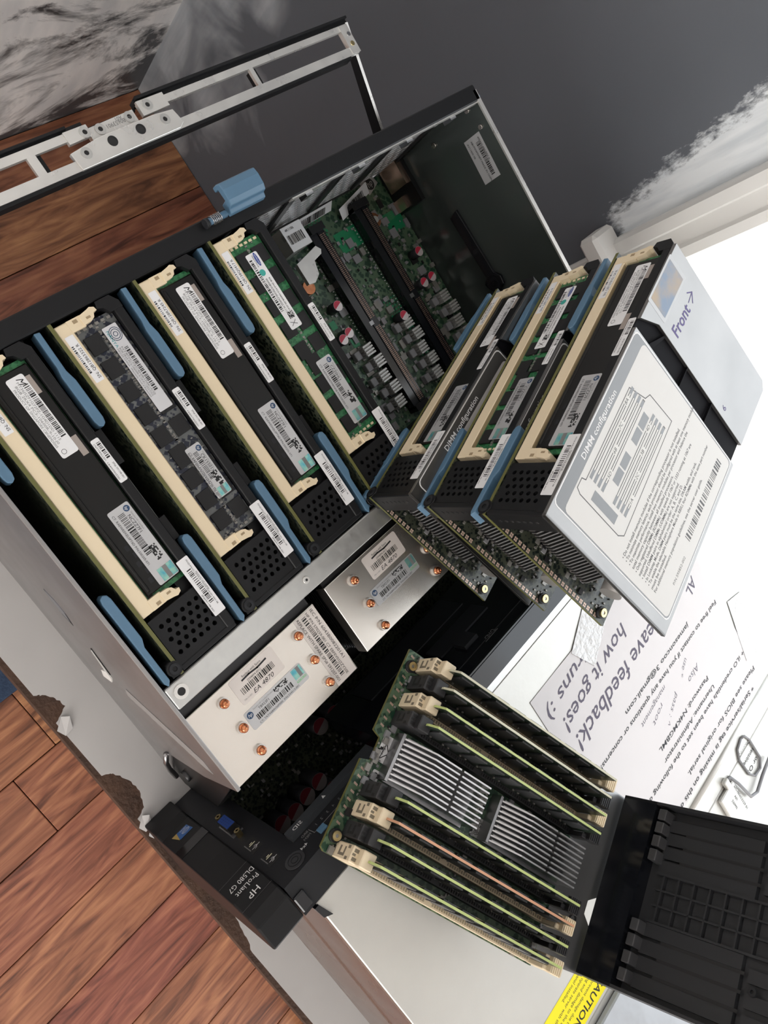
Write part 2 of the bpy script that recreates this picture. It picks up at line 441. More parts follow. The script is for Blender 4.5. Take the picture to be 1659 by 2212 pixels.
def wall_paint(name, dark, light, mode):
    """dark wall paint with brushed white primer; mode chooses where the primer lies"""
    mt = bpy.data.materials.new(name); mt.use_nodes = True
    nt = mt.node_tree; b = nt.nodes['Principled BSDF']; b.inputs['Roughness'].default_value = .42
    tc = nt.nodes.new('ShaderNodeTexCoord'); sp = nt.nodes.new('ShaderNodeSeparateXYZ')
    nt.links.new(tc.outputs['Object'], sp.inputs[0])
    def math_(op, a, c=None):
        n = nt.nodes.new('ShaderNodeMath'); n.operation = op
        for i, q in enumerate((a, c)):
            if q is None: continue
            if isinstance(q, (int, float)): n.inputs[i].default_value = q
            else: nt.links.new(q, n.inputs[i])
        return n.outputs[0]
    mp = nt.nodes.new('ShaderNodeMapping')
    ns = nt.nodes.new('ShaderNodeTexNoise'); ns.inputs['Detail'].default_value = 6; ns.inputs['Roughness'].default_value = .7
    nt.links.new(tc.outputs['Object'], mp.inputs[0]); nt.links.new(mp.outputs[0], ns.inputs['Vector'])
    if mode == 'right':
        # primer band beside the window casing, its edge slanting away from the casing towards the top
        mp.inputs['Scale'].default_value = (1, 26, 12); ns.inputs['Scale'].default_value = 4
        edge = math_('ADD', math_('MULTIPLY', sp.outputs[2], .17), .030)          # y edge (m) as a function of z (m)
        d = math_('SUBTRACT', edge, sp.outputs[1])
        d = math_('ADD', d, math_('MULTIPLY', math_('SUBTRACT', ns.outputs['Fac'], .5), .055))
        lim = math_('ADD', math_('MULTIPLY', math_('SUBTRACT', ns.outputs['Fac'], .5), .06), math_('ADD', sp.outputs[2], .172))
        fac = math_('MINIMUM', math_('MULTIPLY', d, 90), math_('MULTIPLY', lim, 60))
        n3 = nt.nodes.new('ShaderNodeTexNoise'); n3.inputs['Scale'].default_value = 7; n3.inputs['Detail'].default_value = 4; n3.inputs['Distortion'].default_value = .8
        nt.links.new(tc.outputs['Object'], n3.inputs['Vector'])
        smear = math_('ADD', math_('MULTIPLY', math_('SUBTRACT', n3.outputs['Fac'], .5), 2.0), math_('MULTIPLY', math_('SUBTRACT', sp.outputs[1], .43), 4.0))
        fac = math_('MAXIMUM', fac, math_('MINIMUM', smear, .5))
    else:
        mp.inputs['Scale'].default_value = (3.2, 1, 6.0); mp.inputs['Rotation'].default_value = (0, .5, 0); ns.inputs['Scale'].default_value = 1.3
        ns.inputs['Distortion'].default_value = .6
        up = math_('MULTIPLY', math_('ADD', sp.outputs[2], .73), 3.2)
        fac = math_('ADD', math_('MULTIPLY', math_('SUBTRACT', ns.outputs['Fac'], .42), 9), up)
    cl = nt.nodes.new('ShaderNodeClamp'); nt.links.new(fac, cl.inputs[0])
    mpb = nt.nodes.new('ShaderNodeMapping'); mpb.inputs['Scale'].default_value = (3, 30, 4) if mode == 'right' else (9, 3, 3)
    mpb.inputs['Rotation'].default_value = (.1, 0, 0) if mode == 'right' else (0, .9, 0)
    nb = nt.nodes.new('ShaderNodeTexNoise'); nb.inputs['Scale'].default_value = 3; nb.inputs['Detail'].default_value = 3
    nt.links.new(tc.outputs['Object'], mpb.inputs[0]); nt.links.new(mpb.outputs[0], nb.inputs['Vector'])
    rl = nt.nodes.new('ShaderNodeValToRGB'); rl.color_ramp.elements[0].position = .35; rl.color_ramp.elements[1].position = .62
    rl.color_ramp.elements[0].color = (light[0] * .80, light[1] * .82, light[2] * .84, 1); rl.color_ramp.elements[1].color = (*light, 1)
    nt.links.new(nb.outputs['Fac'], rl.inputs['Fac'])
    mx = nt.nodes.new('ShaderNodeMix'); mx.data_type = 'RGBA'
    nt.links.new(cl.outputs[0], mx.inputs[0]); mx.inputs[6].default_value = (*dark, 1); nt.links.new(rl.outputs['Color'], mx.inputs[7])
    nt.links.new(mx.outputs[2], b.inputs['Base Color'])
    bn = nt.nodes.new('ShaderNodeTexNoise'); bn.inputs['Scale'].default_value = 14; bn.inputs['Detail'].default_value = 4
    nt.links.new(tc.outputs['Object'], bn.inputs['Vector'])
    bp = nt.nodes.new('ShaderNodeBump'); bp.inputs['Strength'].default_value = .35; bp.inputs['Distance'].default_value = .006
    nt.links.new(bn.outputs['Fac'], bp.inputs['Height']); nt.links.new(bp.outputs['Normal'], b.inputs['Normal'])
    return mt
WR = wall_paint('dark_grey_wall_paint', (.135, .148, .170), (.90, .94, .97), 'right')
WB = wall_paint('smeared_wall_paint', (.06, .06, .062), (.86, .83, .80), 'back')
WL = mat('pale_wall_paint', (.55, .54, .52), .7)
WY0, WY1, WZ0, WZ1 = -124, -8.6, -17, 110      # window opening in the right wall
wr = MB()
wr.box(X1, X1 + 12, WY1, Y1, FLOOR - 3, ZC, WR).box(X1, X1 + 12, Y0, WY0, FLOOR - 3, ZC, WR)
wr.box(X1, X1 + 12, WY0, WY1, FLOOR, WZ0, WR).box(X1, X1 + 12, WY0, WY1, WZ1, ZC, WR)
o = wr.build('wall_right'); o.location = W(0, 0, 0); struct(o, 'dark grey painted wall with brushed white primer beside the window')
o = MB().box(X0, X1 + 12, Y1, Y1 + 10, FLOOR - 3, ZC, WB).build('wall_back'); o.location = W(0, 0, 0); struct(o, 'wall smeared with pale patches of primer')
wf = MB().box(X0, -66, Y0 - 10, Y0, FLOOR - 3, ZC, WL).box(-66, X1 + 12, Y0 - 10, Y0, FLOOR - 3, -56, WL).box(-66, X1 + 12, Y0 - 10, Y0, 66, ZC, WL)  # unseen wall; its gap is added for the back wall fill lamp
o = wf.build('wall_front'); o.location = W(0, 0, 0); struct(o)
LW = (-215, -35, -5, 128)                      # window opening in the left wall
wl = MB().box(X0 - 12, X0, Y0, LW[0], FLOOR - 3, ZC, WL).box(X0 - 12, X0, LW[1], Y1, FLOOR - 3, ZC, WL)
wl.box(X0 - 12, X0, LW[0], LW[1], FLOOR, LW[2], WL).box(X0 - 12, X0, LW[0], LW[1], LW[3], ZC, WL)
o = wl.build('wall_left'); o.location = W(0, 0, 0); struct(o)
o = MB().box(X0 - 12, X1 + 12, Y0 - 10, Y1 + 10, ZC, ZC + 8, mat('ceiling_paint', (.75, .74, .72), .8)).build('ceiling'); o.location = W(0, 0, 0); struct(o)
# window beside the table: casing with stepped moulding, stool with horn, apron
win = bpy.data.objects.new('window_1', None); COL.objects.link(win); win.location = W(73, -66, -17); struct(win, 'white cased window blown out by daylight')
def wloc(mb): mb.T = Matrix.Translation((-73, 66, 17)); return mb
mb = wloc(MB())
prof = [(-2.9, 0), (-2.9, -1.2), (-3.3, -1.9), (-4.6, -1.9), (-4.9, -1.3), (-6.6, -1.3), (-6.9, -1.9), (-8.0, -1.9), (-8.6, -1.4), (-8.6, 2.5)]
def jamb(sgn, y0):
    pr = [(73 + q[1], y0 + sgn * q[0]) for q in prof] + [(75.5, y0 + sgn * -2.9), (73.0, y0 + sgn * -2.9)]
    return pr
mb.prism([(73 + q[1], q[0]) for q in prof] + [(75.5, -2.9)], 2, -16.6, 116, PAINTW)
mb.build('casing', win)
mb = wloc(MB()); mb.prism([(73 + q[1], -132.6 - q[0]) for q in prof] + [(75.5, -129.7)], 2, -16.6, 116, PAINTW); mb.build('casing', win)
mb = wloc(MB()); mb.box(71.2, 74, -129.7, -2.9, 110, 117, PAINTW); mb.build('casing', win)
mb = wloc(MB()); mb.bbox(68.6, 72.9, -131.5, -1.0, -19.2, -16.6, .5, PAINTW).box(72.8, 86, -123.9, -8.65, -18, -16.7, PAINTW); mb.build('window_sill', win)
mb = wloc(MB()); mb.bbox(57.3, 75, -129, -9.6, -16.6, -15.2, .2, PAINTW); mb.build('deep_sill_board', win)
mb = wloc(MB()); mb.bbox(71.6, 73, -129, -3.4, -27, -19.2, .3, PAINTW); mb.build('apron', win)
mb = wloc(MB()); mb.box(81, 83, -124, -8.6, 104, 110, PAINTW).box(81, 83, -124, -8.6, 46, 50, PAINTW).box(81, 83, -124, -120, 46, 110, PAINTW).box(81, 83, -12.6, -8.6, 50, 104, PAINTW); mb.build('sash', win)
win2 = bpy.data.objects.new('window_2', None); COL.objects.link(win2); win2.location = W(X0, -125, LW[2]); struct(win2)
mb = MB(); mb.T = Matrix.Translation((-X0, 125, -LW[2]))
mb.box(X0 - 2, X0 + 2, LW[0] - 8, LW[0], LW[2] - 6, LW[3] + 8, PAINTW).box(X0 - 2, X0 + 2, LW[1], LW[1] + 8, LW[2] - 6, LW[3] + 8, PAINTW)
mb.box(X0 - 2, X0 + 2, LW[0], LW[1], LW[3], LW[3] + 8, PAINTW).box(X0 - 2, X0 + 5, LW[0] - 8, LW[1] + 8, LW[2] - 6, LW[2], PAINTW); mb.build('window_frame', win2)

mb = wloc(MB()); mb.box(73, 84.9, -8.6, -8.5, -16.6, 110, PAINTW).box(73, 84.9, -124, -123.9, -16.6, 110, PAINTW).box(73, 84.9, -124, -8.6, 109.9, 110, PAINTW); mb.build('reveal', win)
# rug whose corner shows beside the table
rug = MB().bbox(-90, 12, -12.9, 44, FLOOR, FLOOR + .9, .25, mat('blue_rug_weave', (.018, .035, .075), .9, noise=(160, (.03, .055, .105), .4), bump=(400, .8))).build('floor_rug')
rug.location = W(0, 0, 0); rug.data.transform(Matrix.Translation((0, 0, 0)))
tag(rug, 'dark blue rug corner lying on the plank floor beside the table', 'rug')

# ================================================================== TABLE
TZ = -14.6
WOODE = mat('chipped_fibreboard', (.085, .042, .024), .75, noise=(60, (.045, .022, .013), .4), bump=(300, .5))
LAM = mat('white_laminate', (.60, .585, .575), .38, noise=(14, (.52, .505, .50), .5), rnoise=(40, .5), bump=(60, .03))
table = thing('table', 'white laminate table with chipped edges that carries the opened server', 'table', (20, -30, FLOOR))
def tl(mb): mb.T = Matrix.Translation((-20, 30, -FLOOR)); return mb
mb = tl(MB()); mb.box(-5.45, 57, -95, 16.4, TZ - 2.6, TZ - .09, WOODE); mb.build('core_board', table)
def jag(pts):
    """ragged break line through pts, running towards -y"""
    out = []
    for (x, y), (x2, y2) in zip(pts, pts[1:]):
        for k in range(5):
            out.append((x + (x2 - x) * k / 5 + random.uniform(-.07, .07), y + (y2 - y) * k / 5))
    return out + [pts[-1]]
e = [(-5.12, 16.3), (-5.12, -2.2)]
e += jag([(-5.0, -2.25), (-4.75, -2.5), (-4.2, -3.2), (-4.15, -4.0), (-4.95, -4.45)])
e += [(-5.15, -4.5), (-5.12, -9.2)] + jag([(-4.85, -9.3), (-4.5, -9.6), (-4.05, -10.7), (-3.95, -11.8), (-4.3, -12.8), (-4.9, -13.1)])
e += [(-5.15, -13.15), (-5.12, -14.6)] + jag([(-4.6, -14.9), (-3.9, -15.8), (-3.7, -17.2), (-4.3, -18.6), (-4.2, -20.2), (-4.5, -21.8), (-4.35, -23.4), (-4.7, -25.2), (-5.1, -26.6)])
e += [(-5.12, -94.9)]
mb = tl(MB())
for (x, y), (x2, y2) in zip(e, e[1:]):
    mb.add([(x, y, TZ), (x2, y2, TZ), (56.9, y2, TZ), (56.9, y, TZ), (x, y, TZ - .1), (x2, y2, TZ - .1)], [(0, 1, 2, 3), (0, 4, 5, 1)], LAM)
mb.build('laminate_sheet', table)
# curled flakes of torn laminate
mb = tl(MB())
for (x, y, s) in ((-4.9, -4.75, 1.0), (-5.0, -13.5, .9), (-4.95, -14.4, .7)):
    q = [(x - .5 * s, y - .2, TZ + .02), (x + .2 * s, y + .4 * s, TZ + .12), (x + .6 * s, y + .1, TZ + .3), (x + .3 * s, y - .7 * s, TZ + .1), (x - .3 * s, y - .8 * s, TZ + .05)]
    q2 = [(a, b, c - .05) for a, b, c in q]
    mb.add(q + q2, [(0, 4, 3, 2, 1), (5, 6, 7, 8, 9)] + [(i, (i + 1) % 5, 5 + (i + 1) % 5, 5 + i) for i in range(5)], LAM)
mb.build('laminate_flakes', table)
for lx in (-1, 53):
    for ly in (-91, 12):
        mb = tl(MB()); mb.bbox(lx - 2, lx + 2, ly - 2, ly + 2, FLOOR, TZ - 2.6, .2, LAM); mb.build('leg', table)

mb = tl(MB()); mb.box(3, 5, -88, 9, FLOOR, TZ - 2.6, LAM); mb.build('light_blocking_panel', table)  # unseen panel added to keep light off the low wall and floor behind
# ================================================================== OPEN SERVER TRAY (pulled out of the chassis)
tray = thing('server_tray', 'open steel server tray with cartridge slots pulled out of the chassis', 'computer', (20, 0, TZ))
def tr(mb=None): mb = mb or MB(); mb.T = Matrix.Translation((-20, 0, -TZ)); return mb
WALLM = mat('painted_tray_steel', (.36, .35, .345), .3, .75, noise=(9, (.31, .30, .30), .5), rnoise=(30, .42))
DARKW = mat('dark_steel_wall', (.11, .128, .122), .16, .6, rnoise=(20, .24))
# left wall: prism with an angled front end
mb = tr(); mb.prism([(16, 0), (-10.4, 0), (-10.6, -5.3), (-9.9, -10.2), (-12.5, -14.55), (16, -14.55)], 0, -1.62, -1.38, WALLM); mb.build('left_wall', tray, bevel=.05)
mb = tr()
def slotmark(mb, y0, y1, z, h, m, e=0.0):
    mb.prism([(y0, z), ((y0 * .7 + y1 * .3), z + h), ((y0 * .3 + y1 * .7), z + h), (y1, z), ((y0 * .3 + y1 * .7), z - h), ((y0 * .7 + y1 * .3), z - h)], 0, -1.635 - e, -1.60, m)
slotmark(mb, 3.4, 1.1, -7.68, .44, mat('dimple_steel', (.27, .28, .31), .3, .7), .02)
slotmark(mb, 3.5, .8, -7.78, .5, BLACK)
mb.v = mb.v[:]; mb.build('oval_dimple', tray)
mb = tr(); mb.prism([(-1.0, -8.0), (-3.3, -8.8), (-3.6, -9.4), (-3.2, -10.5), (-2.6, -9.6), (-2.7, -8.75)], 0, -1.72, -1.63, PAINTW)
mb.prism([(-.9, -7.9), (-3.0, -8.55), (-3.0, -8.75), (-.9, -8.05)], 0, -1.66, -1.63, BLACK); mb.build('peeled_sticker', tray)
mb = tr(); mb.prism([(-4.0, -7.5), (-8.6, -2.2), (-9.6, -2.3), (-9.4, -3.0), (-4.6, -8.4)], 0, -1.645, -1.625, mat('tape_residue', (.30, .29, .285), .6)); mb.build('tape_residue', tray)
# folded bracket at the front end of the left wall
mb = tr(); mb.prism([(-9.6, -10.3), (-12.5, -14.4), (-13.6, -14.3), (-14.3, -9.3), (-11.6, -3.6), (-10.3, -1.0), (-10.3, -5.3)], 0, -1.5, -1.3, FINDARK)
mb.box(-1.3, .9, -14.4, -14.2, -14.4, -9.3, FINDARK); mb.cyl((-1.75, -11.9, -10.9), .42, .5, 0, FINDARK, 14); mb.tube([(-1.8, -9.6, -10.2), (-2.0, -10.4, -11.2), (-1.9, -11.4, -12.6), (-1.75, -12.4, -13.4)], .18, FINGREY); mb.build('front_bracket', tray)
# right wall
mb = tr(); mb.box(41.05, 41.3, -14, 15.2, -14.5, 0, DARKW); mb.box(40.98, 41.36, -14, 15.2, -.02, .12, STEELD); mb.build('right_wall', tray)
mb = tr()
mb.prism([(9.0, -6.7), (8.7, -7.7), (3.1, -7.4), (2.6, -7.9), (1.9, -7.6), (1.6, -6.8), (2.0, -6.0), (2.7, -5.9), (3.2, -6.4)], 0, 40.75, 41.05, BLACK2)
mb.ring((40.7, 2.35, -6.9), .3, .75, .12, 0, BLACK); mb.build('wall_lever', tray, bevel=.05)
mb = tr()
for y, z, r in ((14.0, -5.6, .22), (7.8, -7.0, .24), (6.6, -7.0, .24), (13.5, -10.6, .25), (12.1, -11.4, .25), (14.4, -1.2, .2), (12.9, -.8, .18)):
    mb = tr(); mb.cyl((41.05, y, z), r, -.14, 0, mat('polished_rivet', (.9, .8, .74), .12, 1.0), 12); mb.build('rivet', tray)
mb = tr(); mb.box(40.2, 41.0, 13.0, 15, -11.6, -9.4, mat('coppery_clip', (.7, .5, .38), .25, 1.0)); mb.box(40.3, 41.0, 11.4, 12.4, -12.2, -10.8, MATS['coppery_clip']); mb.box(40.6, 41.02, 11.2, 15, -12.3, -9.2, FINDARK); mb.build('corner_clips', tray)
mb = tr(); a = Vector((41.03, 12.75, -2.9))
mb.quad(a, (0, 0, 1.75), (0, -3.45, -.1), SILVERL)
mb.T = Matrix.Translation((-20.02, 0, -TZ))
mb.bars((41.03, 12.2, -1.9), (0, -1, -.03), (0, 0, 1), 2.6, .38, INK, 3, .05)
for i, (st, zz) in enumerate((('495605-004 REV A', -1.55), ('AB1FXWSV0F7 MADE IN CHINA', -2.3), ('AV11000 0B', -2.72))):
    mb.text(st, (41.03, 12.5, zz), (0, -1, 0), (0, 0, 1), .17, INK)
mb.build('wall_label', tray)
# floor pan and main board
mb = tr(); mb.box(-1.4, 41.1, -14.2, 15.4, -14.55, -14.2, FINDARK); mb.build('floor_pan', tray)
mb = tr(); mb.box(-1.2, 41.0, -14.0, 15.0, -12.5, -12.3, PCBD); mb.box(26.5, 40.95, -3.6, 14.95, -12.3, -12.26, PCB); board = mb.build('main_board', tray)
mb = tr()                                                        # bright copper pours of the board
for (x0, x1, y0, y1) in ((33.0, 35.6, 10.9, 12.6), (30.9, 31.0, 0, 0), (38.6, 40.6, 10.3, 12.0), (28.0, 28.6, 6.3, 7.0), (34.8, 35.6, 2.6, 3.6), (28.9, 29.6, 4.2, 5.0), (34.6, 35.5, -.4, .6)):
    if x1 - x0 > .2: mb = tr(); mb.box(x0, x1, y0, y1, -12.26, -12.24, mat('green_pour', (.01, .22, .09), .35)); mb.build('copper_pour', board)
mb = tr()
for i in range(8):
    for j in range(7): mb.cyl((29.6 + i * .42 + (j % 2) * .2, 12.9 + j * .28, -12.26), .13, .02, 2, MATS['green_pour'], 6)
o = mb.build('via_field', board); o['kind'] = 'stuff'
mb = tr()
for i in range(8):
    for j in range(5): mb.cyl((34.0 + i * .3 + (j % 2) * .15, 4.6 + j * .34, -12.26), .1, .02, 2, MATS['green_pour'], 6)
o = mb.build('via_field', board); o['kind'] = 'stuff'
mb = tr(); rnd = random.Random(11)
for i in range(620):
    x = rnd.uniform(26.8, 40.8); yy = rnd.uniform(-3.4, 13.6)
    if any(abs(x - sx) < .9 for sx in (31.0, 36.2)): continue
    if yy > 12.3 and x < 34: continue
    if rnd.random() < .8: dx, dy, h = rnd.uniform(.05, .16), rnd.uniform(.05, .16), rnd.uniform(.05, .14)
    else: dx, dy, h = rnd.uniform(.15, .4), rnd.uniform(.15, .4), rnd.uniform(.08, .2)
    mb.box(x - dx, x + dx, yy - dy, yy + dy, -12.26, -12.26 + h, rnd.choice((SMDW, SMDW, CHIP, INDG, INDG)))
o = mb.build('surface_components', board); o['kind'] = 'stuff'
mb = tr(); mb.box(29.4, 30.3, 14.6, 14.9, -12, -11, WHITE)
for (x0, y0, ax, L, hgt) in ((31.0, 14.95, 1, 4.4, 1.1), (35.8, 14.95, 1, 3.7, 1.1)):
    pass
mb = tr()
mb.quad((29.3, 14.2, -11.9), (4.6, .1, 0), (0, .55, .75), WHITE); mb.bars((30.4, 14.25, -11.82), (1, .02, 0), (0, .55, .75), 2.8, .62, INK, 5, .07)
mb.quad((34.6, 13.2, -12.1), (4.0, .9, 0), (-.2, .85, .5), WHITE); mb.bars((35.6, 13.5, -11.98), (1, .22, 0), (-.2, .85, .5), 2.3, .62, INK, 6, .07); mb.build('barcode_strip', board)
mb = tr(); mb.box(26.9, 28.9, 12.7, 14.6, -12.25, -9.6, STEELD); mb.quad((26.9, 12.72, -9.58), (2, 0, 0), (0, 1.85, 0), WHITE); mb.bars((27.1, 13.2, -9.56), (1, 0, 0), (0, 1, 0), 1.5, .7, INK, 8, .06); mb.text('4K1186', (27.2, 14.2, -9.56), (1, 0, 0), (0, 1, 0), .2, INK); mb.build('labelled_box', board)
mb = tr(); mb.prism([(27.0, 11.9), (29.4, 12.4), (29.7, 12.0), (29.5, 11.7), (28.6, 11.5), (28.3, 10.5), (27.6, 10.1), (27.0, 10.2)], 2, -10.6, -10.2, STEELD); mb.cyl((27.9, 10.1, -12.2), .55, .5, 2, COPPER, 16); mb.build('pale_clamp', board)
mb = tr(); mb.quad((38.6, 13.9, -12.2), (1.5, .6, 0), (-.5, 1.2, .1), GREYL); mb.disc((39.1, 14.7, -12.1), (1, .3, 0), (-.3, 1, 0), .5, INK); mb.text('hp', (38.85, 14.4, -12.08), (1, .35, 0), (-.3, 1, 0), .5, GREYL, shear=.3); mb.build('board_logo', board)
mb = tr(); mb.ring((37.6, 12.0, -12.25), .25, .62, .15, 2, COPPER); mb.cyl((37.6, 12.0, -12.25), .3, .3, 2, STEELD, 10); mb.build('board_screw', board)
# cartridge slots
for k, x in ((6, 31.0), (7, 36.2)):
    def f(mb):
        mb.T = Matrix.Translation((-20, 0, -TZ))
        mb.box(-.75, -.05, -2.6, 13.6, -12.3, -11.3, BLACK2); mb.box(.05, .75, -2.6, 13.6, -12.3, -11.3, BLACK2)
        mb.box(-.05, .05, -2.6, 13.6, -12.3, -11.9, INK)
        mb.box(-.75, .75, 13.3, 13.9, -12.3, -10.9, BLACK); mb.box(-.75, .75, -2.9, -2.4, -12.3, -11.1, BLACK); mb.box(-.2, .2, 5.0, 5.35, -12, -11.28, FINGREY)
        for i in range(105):
            y = -2.2 + i * .146
            if 4.8 < y < 5.5: continue
            mb.box(.1, .34, y, y + .07, -11.35, -11.27, mat('contact_bronze', (.30, .20, .15), .35, .8)); mb.box(.45, .62, y, y + .07, -11.35, -11.27, MATS['contact_bronze'])
        for i in range(54): mb.box(-.98, -.9, -2.2 + i * .29, -2.12 + i * .29, -12.28, -12.18, INKW)
    o = part('cartridge_slot', tray, 'slot', f); o.location.x += x * .01
# capacitors and inductors of the main board
def cap(mb, r=.42, h=1.15):
    mb.cyl((0, 0, 0), r, h, 2, CAPB, 18, capm=CAPW)
    n = 12; mb.add([(r * .96 * math.cos(math.radians(20 + 180 * i / n)), r * .96 * math.sin(math.radians(20 + 180 * i / n)), h + .006) for i in range(n + 1)], [tuple(range(n + 1))], CAPR)
for x, y in ((28.9, 7.75), (28.45, 5.55), (27.65, 5.35), (34.2, 4.2), (39.25, 7.9), (38.0, 5.5), (39.1, 5.55)):
    o = part('capacitor', tray, 'cap', cap); o.location = ((x - 20) * .01, y * .01, (-12.26 - TZ) * .01)
def induct(mb):
    for i in range(4): mb.bbox(-.5, .5, -.5 + i * .26, -.32 + i * .26, 0, 1.0, .03, INDW)
    mb.box(-.42, .42, -.5, .46, 0, .8, INDW)
    mb.bbox(-1.25, -.62, -.38, .34, 0, .55, .05, INDG)
for x0 in (29.5, 34.5, 39.6):
    for i in range(5):
        o = part('inductor', tray, 'ind', induct); o.location = ((x0 - 20 + (.25 if i % 2 else -.1)) * .01, (3.6 - i * 1.22) * .01, (-12.26 - TZ) * .01)
# rear: rail, perforated screen, latch, cross bar
mb = tr(); mb.bbox(-1.62, 41.36, 14.45, 15.6, -.55, .12, .08, BLACK); mb.box(-1.62, 22, 15.1, 15.4, -14.4, -.5, BLACK); mb.box(22, 41.3, 14.36, 14.44, -.45, .02, STEELD); mb.build('rear_rail', tray)
SCR = mat('perforated_screen_steel', (.80, .80, .82), .32, .5)
mb = tr(); perf(mb, (21.6, 15.0, -11.4), (1, 0, 0), (0, 0, 1), 20, 14, .95, .76, .24, .06, SCR, ru=.37)
mb.build('rear_screen', tray)
mb = tr()
for i in range(4): mb.prism([(23.2 + i * 4.9, -1.0), (23.8 + i * 4.9, -1.0), (26.6 + i * 4.9, -10.8), (26.0 + i * 4.9, -10.8)], 1, 14.75, 14.95, FINDARK)
for i in range(4): mb.box(23.4 + i * 4.9, 24.0 + i * 4.9, 14.2, 14.9, -1.2, -.4, FINGREY)
mb.build('screen_braces', tray)
mb = tr(); mb.box(21.6, 41.0, 15.36, 15.5, -12, -.6, BLACK); mb.build('hole_darkening_sheet', tray)  # black sheet added so the screen holes look dark, standing in for interior shade
mb = tr()
for i in range(4): mb.prism([(24.9 + i * 4.9, -.9), (28.0 + i * 4.9, -.9), (27.5 + i * 4.9, -1.7), (25.2 + i * 4.9, -1.7)], 1, 14.78, 14.98, BLUE)
mb.build('blue_tabs', tray)
prof = [(15.05, .1), (15.1, .45), (15.35, .55), (15.4, .85), (15.7, 1.0), (16.3, 1.05), (16.7, .95), (16.8, .6), (16.8, .2), (16.5, .2), (16.5, .55), (15.85, .6), (15.8, .1)]
mb = tr(); mb.prism(prof, 0, 17.4, 20.1, BLUE); latch = mb.build('release_latch', tray, bevel=.06)
mb = tr(); mb.tube([(16.0 + .7 * i / 40, 15.25 + .26 * math.cos(i * .95), .45 + .26 * math.sin(i * .95)) for i in range(41)], .035, FINGREY, 6); mb.cyl((15.7, 15.25, .45), .2, 1.4, 0, BLUE, 12); mb.cyl((15.55, 15.25, .45), .28, .22, 0, CHAR, 12); mb.build('latch_spring', latch)
mb = tr(); mb.bbox(-1.36, 41.0, -4.85, -3.55, -1.2, 0.0, .06, STEEL)
mb.box(-1.36, 41, -3.6, -3.5, -12.2, -.1, FINDARK); bar = mb.build('cross_bar', tray)
mb = tr(); mb.ring((-.7, -4.15, 0), .22, .40, .05, 2, STEELD); mb.disc((-.7, -4.15, .012), (1, 0, 0), (0, 1, 0), .23, INK); mb.build('threaded_hole', bar)
for x in (8.5, 20.0):
    mb = tr(); mb.cyl((x, -4.1, 0), .24, .1, 2, STEELD, 14, .2); mb.disc((x, -4.1, .105), (1, 0, 0), (0, 1, 0), .09, INK, 6); mb.build('screw', bar)
# black dividers between the cartridge bays
for k in range(4):
    def f(mb):
        mb.T = Matrix.Translation((-20, 0, -TZ))
        mb.box(-1.48, -1.32, -3.4, 15, -12.2, -.9, BLACK); mb.box(-1.5, -.9, 7.0, 9.0, -1.5, -.55, BLACK); mb.box(-1.5, -.9, 2.2, 3.6, -1.5, -.55, BLACK)
    o = part('bay_divider', tray, 'div', f); o.location.x += 5.1667 * k * .01 + (.02 if k == 0 else -.0)
mb = tr(); mb.box(19.5, 19.65, -3.4, 15, -12.2, -.9, BLACK); mb.build('bay_divider', tray)

# ================================================================== REAR LADDER FRAME
fr = thing('ladder_frame', 'long silver ladder-shaped steel frame reaching out behind the server tray', 'frame', (20, 21.5, -1))
def fl(mb=None): mb = mb or MB(); mb.T = Matrix.Translation((-20, -21.5, 1)); return mb
mb = fl(); mb.prism([(1.5, 22.15), (11.7, 22.22), (11.7, 21.8), (1.5, 21.7)], 2, -.25, 0, STEELD); mb.prism([(18.0, 22.26), (33.2, 22.35), (33.2, 22.0), (18.0, 21.86)], 2, -.25, 0, STEELD); mb.prism([(1.5, 22.15), (12.9, 22.24), (12.9, 22.5), (1.5, 22.35)], 2, -.6, -.1, BLACK); mb.prism([(16.3, 22.3), (33.4, 22.4), (33.4, 22.75), (16.3, 22.6)], 2, -.6, -.1, BLACK); mb.prism([(12.9, 22.1), (16.3, 22.15), (16.3, 22.3), (12.9, 22.22)], 2, -.9, -.4, BLACK)
mb.prism([(1.5, 22.3), (11.9, 22.36), (11.9, 22.5), (1.5, 22.44)], 2, -.5, .12, BLACK); mb.prism([(16.4, 22.5), (33.4, 22.62), (33.4, 22.76), (16.4, 22.66)], 2, -.5, .12, BLACK); mb.build('outer_rail', fr)
mb = fl(); mb.prism([(1.5, 20.75), (33.0, 20.95), (33.0, 20.45), (1.5, 20.2)], 2, -.25, 0, STEELD); mb.prism([(1.5, 20.2), (32.2, 20.45), (32.2, 20.3), (1.5, 20.0)], 2, -.7, -.05, BLACK); mb.build('inner_rail', fr)
for x, w in ((24.3, .3), (9.2, .5)):
    mb = fl(); mb.box(x, x + w, 20.6, 22.1, -.24, -.01, STEELD); mb.box(x + w, x + w + .35, 20.7, 21.95, -.9, -.3, BLACK); mb.build('cross_post', fr)
mb = fl(); mb.box(32.4, 33.15, 20.5, 22.3, -.3, .04, STEELD); mb.cyl((32.8, 21.1, 0), .16, .08, 2, BRASS, 12); mb.cyl((32.9, 21.7, 0), .14, .08, 2, FINGREY, 12); mb.build('end_plate', fr)
mb = fl(); mb.prism([(11.4, 20.25), (17.9, 20.35), (18.3, 20.6), (18.1, 21.4), (16.8, 21.5), (13.2, 21.45), (11.3, 21.2)], 2, -.2, .1, STEELD); pl = mb.build('centre_plate', fr, bevel=.04)
